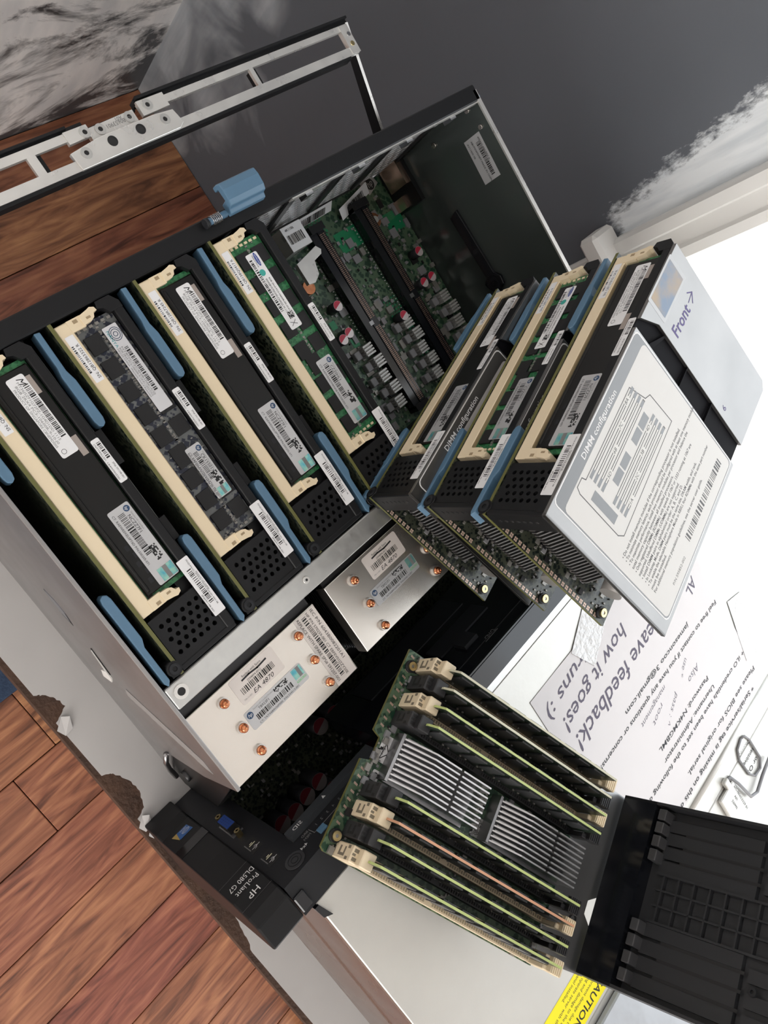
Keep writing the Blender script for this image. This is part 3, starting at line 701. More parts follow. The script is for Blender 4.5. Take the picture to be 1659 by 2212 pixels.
mb = fl(); mb.prism([(11.6, 21.6), (13.0, 21.65), (13.0, 22.25), (11.6, 22.25)], 2, -.2, .08, STEELD); mb.prism([(16.3, 21.6), (18.1, 21.65), (18.1, 22.4), (16.3, 22.4)], 2, -.2, .08, STEELD); mb.prism([(13.0, 21.45), (16.0, 21.5), (16.0, 22.2), (13.0, 22.1)], 2, -.5, -.15, STEELD)
mb.text('6053B0653901', (15.9, 21.95, -.14), (-1, 0, 0), (0, -1, 0), .22, INKG); mb.text('A01', (15.2, 22.12, -.14), (-1, 0, 0), (0, -1, 0), .2, INKG); mb.build('upper_tabs', fr)
for x, y, z, k in ((12.1, 20.95, .1, 0), (17.3, 21.05, .1, 0), (12.7, 21.9, .08, 0), (16.85, 22.05, .08, 0), (13.8, 21.02, .1, 1), (15.65, 21.05, .1, 1), (13.7, 21.85, -.15, 0), (15.6, 21.9, -.15, 0)):
    mb = fl()
    if k: mb.disc((x, y, z + .006), (1, 0, 0), (0, 1, 0), .27, INK); mb.ring((x, y, z), .2, .28, .02, 2, FINDARK)
    else: mb.ring((x, y, z), .13, .30, .05, 2, STEEL); mb.disc((x, y, z + .008), (1, 0, 0), (0, 1, 0), .14, INK)
    mb.build('rivet', fr)
for x0, x1 in ((33.15, 34.2), (1.5, .6)):
    mb = fl(); d = 1 if x1 > x0 else -1
    q = [(x0, 22.4, -.6), (x0 + d * .25, 22.4, -.6), (x1 + d * .25, 15.4, -4.2), (x1, 15.4, -4.2), (x0, 22.4, .0), (x0 + d * .25, 22.4, .0), (x1 + d * .25, 15.4, -3.2), (x1, 15.4, -3.2)]
    mb.add(q, [(0, 3, 2, 1), (4, 5, 6, 7), (0, 1, 5, 4), (1, 2, 6, 5), (2, 3, 7, 6), (3, 0, 4, 7)], BLACK)
    q = [(a - d * .02, b, c + .02) for a, b, c in (q[4], q[5], q[6], q[7])]; mb.add([q[0], q[1], q[2], q[3]], [(0, 1, 2, 3)], STEELD); mb.build('side_arm', fr)
# ================================================================== MEMORY CARTRIDGES
# local centimetres: x thickness (board at 0, steel cover at 3.95), y along the modules, z = 0 at the top edge, -11.4 at the connector edge
YN, YP = (0, -1, 0), (0, 1, 0)
XP, XN, ZP = (1, 0, 0), (-1, 0, 0), (0, 0, 1)
def label_plate(mb, x0, x1, y0, y1, z, m, r=.1, t=.015):
    mb.rrect((x0, y0, z + t), (x1 - x0, 0, 0), (0, y1 - y0, 0), r, m)
    mb.box(x0 + r * .3, x1 - r * .3, y0 + r * .3, y1 - r * .3, z, z + t * .9, m)
def socket_lat(mb, m, x0=0.0):
    pass
def f_board(mb):
    y0, y1, z0 = -3.45, 14.55, -11.4
    mb.box(-.2, 0, y0, y1, z0, 0.03, PCBD)
    k = mb.slot(OLIVE)
    for i, f in enumerate(mb.f):
        n = {tuple(sorted(f))}
    for i in (0, 1, 2, 4): mb.mi[i] = k
def f_smd(mb):
    rnd = random.Random(4)
    for i in range(150):
        y = rnd.uniform(-2.9, -1.3); z = rnd.uniform(-11.0, -.6)
        dy, dz, h = rnd.uniform(.03, .09), rnd.uniform(.03, .09), rnd.uniform(.04, .12)
        if rnd.random() < .15: dy, dz = .16, .16
        mb.box(0, h, y - dy, y + dy, z - dz, z + dz, rnd.choice((SMDW, SMDW, CHIP, INDG)))
def f_pads(mb):
    for i in range(27):
        z = -.75 - i * .375
        if i in (9,): continue
        for j in range(2): mb.box(0, .012, -3.38 + j * .13, -3.28 + j * .13, z, z + .1, PAD); mb.box(0, .012, -3.38 + j * .13, -3.28 + j * .13, z + .13, z + .23, PAD)
def f_standoff(mb):
    mb.cyl((0, 0, 0), .36, .22, 0, CHAR, 18); mb.ring((.2, 0, 0), .1, .26, .14, 0, BRASS, 16); mb.cyl((.2, 0, 0), .13, .1, 0, FINGREY, 10)
def f_sink(mb):
    for i in range(21):
        z = -2.5 - i * .255
        mb.prism([(-2.3, .25), (-2.75, 1.1), (-2.3, 2.0), (3.0, 2.0), (3.0, .25)][::-1] if False else [(.25, -2.2), (.7, -2.75), (1.0, -2.75), (2.1, -2.2), (2.1, 3.0), (.25, 3.0)], 2, z, z + .09, mat('cartridge_fin', (.30, .30, .31), .35, .9))
    mb.box(.05, .3, -2.3, 3.0, -8.0, -2.3, FINDARK); mb.box(.1, 2.3, -2.2, -1.6, -2.45, -1.7, INDG); mb.cyl((.3, -2.4, -1.9), .3, .5, 0, INDG, 12)
def f_can(mb):
    mb.cyl((1.0, -2.2, -9.7), .62, 2.4, 1, mat('grey_can', (.30, .29, .28), .4, .3), 18)
def f_socket(mb):
    mb.bbox(0, .78, 0, 14.2, -.75, -.02, .05, CREAM)
    mb.box(.58, .79, .75, 13.45, -.5, -.06, mat('socket_comb', (.45, .34, .20), .5))
    for s in (0, 1):
        def Y(v): return v if s == 0 else 14.2 - v
        def pr(poly, a, b, m=CREAM):
            mb.prism([(x, Y(y)) for x, y in poly], 2, a, b, m)
        pr([(.7, 0), (1.5, 0), (1.55, .2), (1.5, .62), (.7, .62)], -.75, 0)
        pr([(1.42, .04), (1.95, -.06), (2.15, -.12), (2.38, -.02), (2.42, .18), (2.22, .2), (2.1, .42), (1.9, .52), (1.42, .56)], -.8, .06)
        mb.box(1.0, 1.25, Y(.18) - .09, Y(.18) + .09, -.01, .01, mat('socket_slot', (.36, .27, .16), .6)); mb.box(1.7, 1.95, Y(.3) - .06, Y(.3) + .06, .05, .066, MATS['socket_slot'])
def f_frame(mb):
    mb.bbox(3.2, 3.72, -3.2, 13.95, -1.3, .08, .05, BLACK)
    mb.prism([(2.45, 14.05), (2.75, 13.95), (3.0, 13.6), (3.72, 13.6), (3.72, 13.95), (3.4, 14.4), (2.55, 14.4)], 2, -1.3, .09, BLACK)
    mb.box(.2, 3.72, 13.75, 13.95, -11.3, -1.0, BLACK)
    mb.bbox(.02, 3.72, -3.42, -3.1, -1.35, .02, .05, BLACK)
    mb.box(.1, 3.7, -3.1, 14, -1.75, -1.55, INK)
    mb.cyl((-.28, -3.0, -1.1), .42, 1.15, 2, BLACK, 14); mb.ring((-.28, -3.0, .05), .14, .3, .05, 2, CHAR, 14)
    mb.box(-.6, .1, -3.42, -3.0, -1.1, -.1, BLACK)
    mb.box(2.5, 3.25, -.35, .75, -1.3, -.5, BLACK)
def f_perf(mb):
    perf(mb, (.28, -2.75, -.02), XP, YP, 6, 5, .46, .42, .135, .3, BLACK)
    mb.box(.05, .30, -3.1, -.28, -.3, -.02, BLACK); mb.box(3.0, 3.25, -3.1, -.28, -.3, -.02, BLACK); mb.box(.05, 3.25, -.66, -.28, -.3, -.02, BLACK); mb.box(.05, 3.25, -3.1, -2.74, -.3, -.02, BLACK)
    for j in range(6): mb.box(.28, .52, -2.75 + .42 * j, -2.75 + .42 * (j + .5), -.3, -.021, BLACK) if j % 2 else None
    for j in range(1, 5, 2): mb.box(.27, .52, -2.75 + .42 * j, -2.75 + .42 * (j + 1), -.25, -.02, BLACK)
    for i in range(7): mb.cyl((.6 + i * .4, -3.44, -.55), .1, .03, 1, INK, 8)
def f_lever_f(mb):
    pl = [(-1.12, 1.85), (-1.05, 2.12), (-.86, 2.22), (-.67, 2.12), (-.6, 1.85), (-.6, -.7), (-.78, -1.15), (-.8, -3.3), (-1.02, -3.55), (-1.14, -3.3), (-1.12, -1.1)]
    mb.prism(pl, 2, -.85, .03, BLUE)
def f_lever_r(mb):
    pl = [(-1.12, 9.4), (-1.05, 9.12), (-.86, 9.0), (-.67, 9.12), (-.6, 9.4), (-.6, 11.6), (-.72, 12.2), (-.66, 14.35), (-.98, 14.4), (-1.02, 12.5), (-1.12, 12.0)]
    mb.prism(pl, 2, -.85, .03, BLUE)
COVERM = mat('cover_sheet_steel', (.29, .282, .275), .38, 1.0, noise=(22, (.245, .24, .235), .4))
CAVITY = mat('recess_plastic', (.006, .006, .008), .7, spec=.1)
def f_cover(mb):
    mb.prism([(-3.4, .1), (8.0, .1), (8.0, -1.2), (7.9, -11.45), (-3.4, -11.45)], 0, 3.74, 3.95, COVERM)
    mb.prism([(8.6, .1), (13.85, .1), (13.85, -11.0), (13.4, -11.45), (9.3, -11.45), (9.4, -1.3)], 0, 3.74, 3.95, COVERM)
    mb.box(3.70, 3.73, 7.8, 9.5, -11.4, .05, CAVITY)
    mb.box(3.72, 3.95, -3.4, -3.25, -11.45, .1, COVERM)
    for z in (-4.6, -7.6): mb.box(3.75, 3.93, 7.95, 9.35, z - .03, z + .03, CAVITY)
    mb.prism([(8.0, -1.2), (9.3, -2.0), (9.3, -2.15), (8.0, -1.6)], 0, 3.75, 3.9, CAVITY)
def f_cover_in(mb):
    f_cover(mb); mb.v = [(a, b, c - .75 if c > -.2 else c) for a, b, c in mb.v]
def f_coverlabel(mb):
    x = 3.955
    LB = mat('cover_label_film', (.64, .625, .60), .45); LG = mat('cover_label_grey', (.06, .058, .056), .42, spec=.9, coat=.6); LD = mat('cover_label_line', (.06, .055, .055), .5); LP = mat('cover_label_pale', (.66, .65, .62), .45)
    def P(y, z, e=0): return (x + e, y, z)
    mb.rrect(P(-2.65, -11.2), (0, 10.55, 0), (0, 0, 11.25), .35, INKW)
    mb.rrect(P(-2.58, -11.13, .002), (0, 10.41, 0), (0, 0, 11.11), .32, LG)
    mb.rrect(P(-2.5, -11.05, .004), (0, 10.25, 0), (0, 0, 10.25), .3, LB)
    mb.text('DIMM configuration', P(.25, -.62, .006), YP, ZP, .36, INKW, length=4.1, bold=.01)
    e = .006
    o = P(0, 0, e)
    mb.outline(o, YP, ZP, [(-1.1, -.95), (-.55, -.95), (-.45, -1.25), (5.2, -1.25), (5.6, -2.6), (6.0, -2.8), (6.1, -5.1), (-1.0, -5.3), (-1.25, -4.9), (-1.25, -1.3)], .05, LD)
    for g, (za, names) in enumerate(((-1.35, ('8A', '7C', '6B', '5D')), (-3.55, ('4D', '3B', '2C', '1A')))):
        for i in range(4):
            z = za - i * .36; s = .28 * i
            mb.quad(P(-.2 + s * .2, z - .24, e + .001), (0, 5.5, 0), (0, 0, .2), LD); mb.quad(P(-.14 + s * .2, z - .19, e + .002), (0, 5.38, 0), (0, 0, .1), LP)
            mb.quad(P(-.2, z - .24, e + .003), (0, .5, 0), (0, 0, .22), LG); mb.quad(P(5.0, z - .24, e + .003), (0, .4, 0), (0, 0, .22), LG)
            mb.quad(P(4.3 - i * 1.25, z - .27, e + .0035), (0, .5, 0), (0, 0, .29), LP)
            mb.text(names[i], P(4.34 - i * 1.25, z - .23, e + .005), YP, ZP, .22, INK, shear=.15)
    for y0 in (.7, 3.2):
        mb.quad(P(y0, -3.45, e + .001), (0, .85, 0), (0, 0, .55), LG); mb.quad(P(y0 + .95, -3.45, e + .001), (0, .85, 0), (0, 0, .55), LG)
    mb.quad(P(-1.0, -4.3, e + .001), (0, .55, 0), (0, 0, 2.2), LG)
    T = ['• Do not install memory modules if the corresponding processor is not installed.', '• To minimize memory latency, each processor should be configured with at least one memory module', '• To maximize performance, install two memory modules per processor and balance the', '   total memory capacity between all installed processors.', '• Only registered DIMMs (RDIMMs) with speeds of 1067 or 1333 running at 1067 are', '   supported. Unbuffered DIMMs (UDIMMs) are not supported.', '• Install DIMM pairs in alphabetical order: A, B, C, and D.', '• In Lockstep Mode, DIMM pairs must be the same size, DRAM width, and rank.', '• To enable the selectable Hemisphere Mode in RBSU, four RDIMMs with the same part number', '   must be installed.', 'For additional memory population guidelines, see the server user guide.']
    for i, t in enumerate(T): mb.text(t, P(-1.95, -5.98 - i * .335, e), YP, ZP, .22, LD, bold=.018, length=len(t) * .1 * (1.02 if len(t) > 60 else 1))
    mb.text('P/N 595852-002', P(-.75, -10.55, e), YP, ZP, .21, LD, length=1.75)
    mb.bars(P(1.9, -10.35, e), YP, ZP, 5.4, .55, LD, 21, .085)
def f_frontmark(mb):
    mb.text('Front', (3.957, 9.95, -2.95), YP, ZP, .75, INKP, length=2.0, bold=.014)
def f_frontarrow(mb):
    o = (3.957, 0, 0)
    mb.outline(o, YP, ZP, [(12.15, -2.55), (12.75, -2.45)], .06, INKP, False); mb.outline(o, YP, ZP, [(12.45, -2.15), (12.8, -2.45), (12.4, -2.85)], .07, INKP, False)
def f_six(mb):
    mb.text('6', (3.957, 9.75, -8.9), YP, ZP, .42, INKP)
def f_holo(mb):
    mb.rrect((3.955, 9.75, -1.6), (0, 3.25, 0), (0, 0, 1.8), .1, mat('clear_film', (.40, .40, .40), .4, .3))
    mb.rrect((3.960, 10.0, -1.45), (0, 2.75, 0), (0, 0, 1.5), .05, mat('mirror_film', (.15, .19, .25), .3, .3, noise=(70, (.30, .23, .16), .25), spec=.3))

def chip(mb, lx, ly): mb.bbox(-lx / 2, lx / 2, -ly / 2, ly / 2, 0, .11, .015, CHIP)
def hp_mark(mb, c, r, fg, bgm):
    mb.disc(c, YN, XP, r, fg); mb.text('hp', (c[0] - r * .45, c[1] + r * .62, c[2] + .003), YN, XP, r * .95, bgm, length=r * 1.15, shear=.35)
def hp_label(mb, x0, x1, y0, y1, z, t1, t2, t3=None, seed=3):
    """grey maker's label; reading direction -y"""
    label_plate(mb, x0, x1, y0, y1, z, SILVERL, .1)
    h = x1 - x0; zz = z + .02
    hp_mark(mb, (x1 - .2 * h, y1 - .3, zz), .17, mat('logo_blue', (.02, .06, .14), .5), INKW)
    mb.text('Genuine HP Certified', (x1 - .16 * h, y1 - .55, zz), YN, XP, .09, INKG)
    mb.text(t1, (x1 - .36 * h, y1 - .65, zz), YN, XP, .19, INK)
    mb.bars((x0 + .30 * h, y1 - .4, zz), YN, XP, (y1 - y0) * .55, .3 * h, INK, seed, .05)
    mb.text(t2, (x0 + .10 * h, y1 - .25, zz), YN, XP, .13, INK)
    if t3: mb.text(t3, (x0 + .02, y1 - .25, zz), YN, XP, .11, INK)
    rnd = random.Random(seed); cx, cy = x0 + h * .72, y1 - (y1 - y0) * .58
    for i in range(10):
        for j in range(5):
            if rnd.random() < .55: mb.quad((cx - .2 + j * .075, cy - i * .085, zz), (.075, 0, 0), (0, .085, 0), INK)
    mb.quad((x0 + h * .25, y0 + .05, zz + .002), (h * .72, 0, 0), (0, (y1 - y0) * .16, 0), HOLO); mb.quad((x0 + h * .5, y0 + .05, zz + .004), (h * .2, 0, 0), (0, (y1 - y0) * .16, 0), INKG)
def micron_label(mb, x0, x1, y0, y1, z, seed=5):
    label_plate(mb, x0, x1, y0, y1, z, WHITE, .12); zz = z + .02; h = x1 - x0
    mb.text('M', (x0 + .52 * h, y1 - .15, zz), YN, XP, .36 * h, INK, shear=.4)
    mb.bars((x0 + .62 * h, y1 - .55, zz), YN, XP, (y1 - y0) * .68, .3 * h, INK, seed, .045)
    for i, t in enumerate(('MT36JSZF1G72PZ-1G4D1DD 1115', '8GB 2RX4 PC3-10600R-9-10-J0', 'PRODUCT OF SINGAPORE CBNEMDI005')):
        mb.text(t, (x0 + (.43 - .185 * i) * h, y1 - .3 - .12 * i, zz), YN, XP, .125, INKG, length=(y1 - y0) * .74)
    mb.outline((x0 + .28 * h, y0 + .3, zz), XP, YP, [(.12 * math.cos(a * .5236), .12 * math.sin(a * .5236)) for a in range(12)], .02, INK)
def module(root, kind):
    tag_ = 'mod_' + kind
    def base(mb):
        mt = {'spreader': PCBG, 'navy': NAVY, 'green': PCBG}[kind]
        mb.box(.72, 3.16, .45, 13.75, -.42, -.30, mt)
        if kind != 'spreader':
            for s in (13.5, .62):
                for i in range(6): mb.box(.95 + i * .36, 1.15 + i * .36, s - .06, s + .08, -.30, -.24, CREAM if kind == 'green' else SMDW)
            rnd = random.Random(9)
            for i in range(150):
                x = rnd.choice((1.98, 2.04, rnd.uniform(.85, 3.1))); y = rnd.uniform(.7, 13.4); mb.box(x - .05, x + .05, y - .03, y + .03, -.30, -.25, SMDW)
            for j in range(46): mb.box(1.94, 2.1, .9 + j * .275, 1.0 + j * .275, -.30, -.27, SMDW)
    mod = part('memory_module', root, tag_, base)
    if kind == 'spreader':
        def sp(mb):
            mb.bbox(.9, 3.12, .72, 13.45, -.30, -.14, .06, SPREAD)
            mb.bbox(1.02, 1.2, .9, 13.3, -.2, -.08, .05, SPREAD); mb.prism([(.9, .6), (1.2, .6), (1.2, 13.5), (.9, 13.5)], 2, -.4, -.28, CHIP)
            mb.box(2.62, 2.9, 11.9, 12.9, -.14, -.128, mat('thermal_pad', (.36, .31, .28), .6)); mb.box(2.62, 2.95, 8.3, 9.4, -.14, -.128, MATS['thermal_pad'])
            for i in range(5): mb.box(1.45 + (i % 2) * .16, 1.65 + (i % 2) * .16, 3.2 - i * .5, 3.5 - i * .5, -.14, -.132, CHAR)
        part('heat_spreader', mod, 'spreader', sp)
        part('maker_label', mod, 'micl', lambda mb: micron_label(mb, 1.72, 2.64, 8.68, 13.12, -.13))
        part('service_label', mod, 'hpl', lambda mb: hp_label(mb, 1.75, 3.0, .8, 5.32, -.13, 'NCZZ7F1', 'CT: RAEWE0XEL0PT6D P/N:500205-071', seed=31))
    else:
        ys = [12.6, 11.1, 9.6, 8.1, 6.65, 4.35, 2.95, 1.55] if kind == 'green' else [12.6, 11.2, 9.8, 8.4, 7.0, 4.3, 2.95, 1.6]
        for xc in (1.42, 2.62):
            for y in ys:
                o = part('chip', mod, 'chip_' + kind, lambda mb: chip(mb, .88, 1.0)); o.location = (xc * .01, y * .01, -.0030)
        o = part('chip', mod, 'chip_reg', lambda mb: chip(mb, .95, 1.2)); o.location = (.0168, .0560, -.0030)
        if kind == 'navy':
            def nl(mb):
                label_plate(mb, 2.1, 2.95, 8.08, 13.12, -.19, mat('satin_silver_label', (.66, .66, .68), .4, .2), .06); z = -.165
                mb.text('NANYA', (2.2, 12.9, z), YN, XP, .16, mat('teal_ink', (.05, .35, .38), .5), length=.95)
                for r in (.36, .26): mb.outline((2.6, 12.6, z), XP, YP, [(r * .9 * math.cos(a * .35), r * math.sin(a * .35)) for a in range(18)], .03, mat('logo_blue', (.02, .06, .14), .5))
                for r in (.12,): mb.outline((2.6, 12.6, z), XP, YP, [(r * math.cos(a * .7), r * math.sin(a * .7)) for a in range(9)], .03, MATS['logo_blue'])
                mb.bars((2.55, 11.8, z), YN, XP, 2.6, .22, INK, 4, .05)
                for i, t in enumerate(('NT8GC72C4NB1NK-CG', '8GB 2Rx4 PC3-10600R-9-10-E1.1333.CC2', 'MKJ123 CHINA  Warranty Void if Removed')): mb.text(t, (2.42 - i * .13, 11.9, z), YN, XP, .095, INKG, length=2.9)
            part('maker_label', mod, 'nanl', nl)
            part('service_label', mod, 'hpn', lambda mb: hp_label(mb, 1.95, 2.9, 2.55, 5.75, -.19, 'CK15501X', 'CT: RAEWLAXTM0XWZ7W PN 500205-071', 'REPLACE WITH SPARE PART# 501536-001', seed=32))
        else:
            def gl(mb):
                label_plate(mb, 1.52, 2.38, 7.95, 12.85, -.19, WHITE, .1); z = -.165
                mb.disc((2.12, 12.4, z), YN, XP, .42, mat('maker_blue', (.02, .06, .30), .5), 20, .12); mb.text('SAMSUNG', (2.08, 12.72, z + .003), YN, XP, .09, INKW, length=.64)
                mb.disc((1.95, 11.6, z), YN, XP, .2, mat('ecolabel', (.05, .38, .33), .5), 18); mb.text('Made in Korea', (1.9, 12.7, z), YN, XP, .09, INK)
                mb.text('M393B1K70CH0-CH9Q5 M 1131', (1.86, 11.2, z), YN, XP, .13, INK, length=2.3); mb.text('8GB 2Rx4 PC3-10600R-09-10-E1-P1', (2.1, 11.2, z), YN, XP, .11, INK, length=2.4)
                mb.bars((1.58, 12.5, z), YN, XP, 3.4, .2, INK, 44, .05)
                rnd = random.Random(8)
                for i in range(7):
                    for j in range(7):
                        if rnd.random() < .55: mb.quad((1.85 + j * .06, 8.55 + i * .06, z), (.06, 0, 0), (0, .06, 0), INK)
                mb.outline((1.72, 8.15, z), XP, YP, [(0, 0), (.4, .25)], .03, INK, False); mb.outline((1.72, 8.4, z), XP, YP, [(0, 0), (.4, -.25)], .03, INK, False)
            part('maker_label', mod, 'saml', gl)
            part('service_label', mod, 'hpg', lambda mb: hp_label(mb, 1.68, 2.85, 1.25, 5.65, -.19, 'CZZ0HL1', 'CT: RAEWE04SYMRNN8 P/N:500205-071', seed=33))
    return mod
SN = ['QB1286A417 R', 'QB12863322 R', 'QB128R7245 R', 'QB138Q0417 R', 'QB1378ZE1 R', 'QB1287A56 R', 'QB13781E1 04 R']
def cartridge(idx, kind, label, base, M=None, front=False):
    root = thing('memory_cartridge', label, 'cartridge', base, M, 'memory cartridges of the server')
    bd = part('circuit_board', root, 'c_board', f_board)
    o = part('surface_components', bd, 'c_smd', f_smd); o['kind'] = 'stuff'
    part('edge_contacts', bd, 'c_pads', f_pads)
    for z in (-.75, -10.65):
        o = part('standoff', root, 'c_st', f_standoff); o.location = (0, -.0295, z * .01)
    part('heatsink', root, 'c_sink', f_sink); part('grey_can', root, 'c_can', f_can)
    so = part('module_socket', root, 'c_sock', f_socket)
    def snl(mb):
        label_plate(mb, .18, .62, 10.95, 13.55, -.02, WHITE, .04); mb.bars((.6, 11.0 + .7, 0), YP, XN, 1.5, .17, INK, 60 + idx, .05); mb.text('SN: ' + SN[idx % 7], (.24, 13.45, 0), YN, XP, .1, INK) if False else mb.text('SN: ' + SN[idx % 7], (.60, 11.05, .001), YP, XN, .13, INK, length=1.9) ; 
    def snl2(mb):
        label_plate(mb, .16, .64, 10.95, 13.55, -.02, WHITE, .04); mb.bars((.30, 11.5, 0), YP, XN, 1.6, .12, INK, 60 + idx, .05); mb.text('SN: ' + SN[idx % 7], (.58, 11.1, 0), YP, XN, .17, INK, length=1.95)
    part('serial_label', so, 'snl%d' % idx, snl2)
    fr_ = part('black_frame', root, 'c_frame', f_frame)
    part('perforated_plate', root, 'c_perf', f_perf)
    def fl1(mb):
        label_plate(mb, 3.22, 3.68, 6.2, 8.72, .08, WHITE, .08); mb.bars((3.42, 8.5, .1), YN, XP, 1.0, .2, INK, 70, .05); mb.text('LNY7783LL501, CR4W70HZ501', (3.27, 8.5, .1), YN, XP, .09, INK, length=2.1); mb.text('SPS# 591198-001', (3.5, 7.3, .1), YN, XP, .1, INK, length=.95)
    def fl2(mb):
        label_plate(mb, 3.02, 3.74, -2.28, 1.28, .085, WHITE, .06); mb.bars((3.22, .6, .105), YN, XP, 2.2, .26, INK, 71, .06); mb.text('FDQUNLLC UPA9LN TWS20 0524-001 REV 0B', (3.52, 1.1, .105), YN, XP, .08, INK, length=2.9); mb.text('PRODUCT OF CHINA', (3.6, .3, .105), YN, XP, .07, INK, length=1.2); mb.text('SP#591198-001', (3.08, -.9, .105), YN, XP, .09, INK, length=1.1)
    part('frame_label', fr_, 'c_fl1', fl1); part('barcode_label', fr_, 'c_fl2', fl2)
    part('lever', root, 'c_lf', f_lever_f, .05); part('lever', root, 'c_lr', f_lever_r, .05)
    cv = part('cover', root, 'c_cov', f_cover, .03) if idx > 3 else part('cover', root, 'c_cov_in', f_cover_in, .03); part('cover_label', cv, 'c_covl', f_coverlabel) if idx > 3 else None
    if front:
        part('marker_lettering', cv, 'c_front', f_frontmark); part('marker_arrow', cv, 'c_arrow', f_frontarrow); part('marker_number', cv, 'c_six', f_six); part('film_sticker', cv, 'c_holo', f_holo)
    module(root, kind)
    return root
KIN = (('spreader', 'installed memory cartridge with a black heat spreader, nearest the pale tray wall'),
       ('navy', 'installed memory cartridge whose navy module shows rows of chips'),
       ('spreader', 'installed memory cartridge with black heat spreader between the navy and the green module'),
       ('green', 'installed memory cartridge with a bright green module beside the empty slots'))
for k, (kd, lb) in enumerate(KIN): cartridge(k, kd, lb, (5.1667 * k, 0, 0))
def stack_pose(b, al, be):
    ey = Vector((math.cos(b), math.sin(b), 0)); ez = Vector((-math.sin(b), math.cos(b), 0)); ex = Vector((0, 0, 1))
    Mx = Matrix((ex, ey, ez)).transposed()
    return Matrix.Rotation(al, 3, ey) @ Matrix.Rotation(be, 3, ez) @ Mx
for i, (kd, lb, b, t, al, be) in enumerate((
        ('spreader', 'loose memory cartridge at the bottom of the stack of three', .321, (17.955, -1.666, .954), .08, -.05),
        ('green', 'loose memory cartridge with green module in the middle of the stack of three', .359, (17.85, -2.85, 5.82), .1, -.07),
        ('spreader', 'topmost stacked memory cartridge, its cover label reading DIMM configuration', .367, (17.058, -3.404, 10.846), .121, -.082))):
    cartridge(4 + i, kd, lb, t, stack_pose(b, al, be), front=(i == 2))

# ================================================================== OPENED CARTRIDGE
MD = Matrix(((.028, .321, .947), (.112, -.942, .316), (.993, .097, -.062)))
MD = MD.to_quaternion().to_matrix()
od = thing('memory_cartridge', 'opened memory cartridge with eight upright modules and its black cover standing up', 'cartridge', (10.406, -11.84, 2.4), MD, 'memory cartridges of the server')
def f(mb):
    z1, z0, ya, yb = .35, -11.45, -1.0, 14.5
    pl = [(ya, z1), (ya, -4.75), (-.45, -4.95), (-.4, -6.25), (ya, -6.45), (ya, -11.3), (ya + .25, z0), (yb, z0), (yb, z1)]
    mb.prism(pl, 0, -.2, 0, OLIVE, capm=PCB)
obd = part('circuit_board', od, 'od_board', f)
def f(mb):
    for i in range(26):
        z = .1 - i * .43
        if -6.6 < z < -4.5: continue
        for q in range(3): mb.prism([(-.78, z), (-.52, z - .06 - .0), (-.52, z - .18), (-.78, z - .12)], 0, 0, .012, PAD)
    mb.box(-.1, .1, 0, 0, 0, 0, PAD)
part('edge_contacts', obd, 'od_pads', f)
def f(mb):
    rnd = random.Random(17)
    for i in range(420):
        z = rnd.uniform(-11.3, .1); y = rnd.choice((rnd.uniform(-.45, .1), rnd.uniform(14.0, 14.45), rnd.uniform(6.9, 7.6), rnd.uniform(9, 14.4)))
        d1, d2, h = rnd.uniform(.03, .08), rnd.uniform(.03, .08), rnd.uniform(.04, .12)
        if rnd.random() < .12: d1, d2, h = .16, .2, .16
        mb.box(0, h, y - d1, y + d1, z - d2, z + d2, rnd.choice((SMDW, SMDW, CHIP, INDG)))
o = part('surface_components', obd, 'od_smd', f); o['kind'] = 'stuff'
def f(mb):
    mb.rrect((.02, -.25, -6.1), (0, .78, 0), (0, 0, 1.5), .04, WHITE); mb.outline((.026, 0, 0), YP, ZP, [(.0, -5.95), (.42, -5.5), (.1, -5.0)], .05, INK)
    mb.text('61/6', (.027, .1, -5.7), (0, .2, .98), (0, -.98, .2), .17, INK)
part('warning_sticker', obd, 'od_sti', f)
def f(mb):
    mb.rrect((.02, -.02, -7.15), (0, .48, 0), (0, 0, .6), .1, WHITE); mb.disc((.024, .22, -6.85), YP, ZP, .18, INK); mb.text('hp', (.028, .12, -6.95), YP, ZP, .2, WHITE, shear=.3)
part('logo_sticker', obd, 'od_hp', f)
def f(mb):
    mb.rrect((.02, 7.3, -6.9), (0, .75, 0), (0, 0, 1.1), .08, GREYL); mb.rrect((.02, 7.0, -5.6), (0, .7, 0), (0, 0, 1.0), .08, GREYL)
    mb.outline((.026, 7.68, -6.35), YP, ZP, [(.3 * math.cos(a * .4), .42 * math.sin(a * .4)) for a in range(16)], .03, INK); mb.text('SGS', (.028, 7.5, -6.3), YP, ZP, .26, INK); mb.text('8H', (.028, 7.55, -6.7), YP, ZP, .26, INK)
part('test_stickers', obd, 'od_sgs', f)
for z in (-10.5, -.55):
    o = part('standoff', od, 'c_st', f_standoff); o.location = (0, -.0055, z * .01)
PITCH, GAP, ZT = 1.103, 4.127, -.277
zs = [ZT - PITCH * k for k in range(4)] + [ZT - 3 * PITCH - GAP - PITCH * k for k in range(4)]
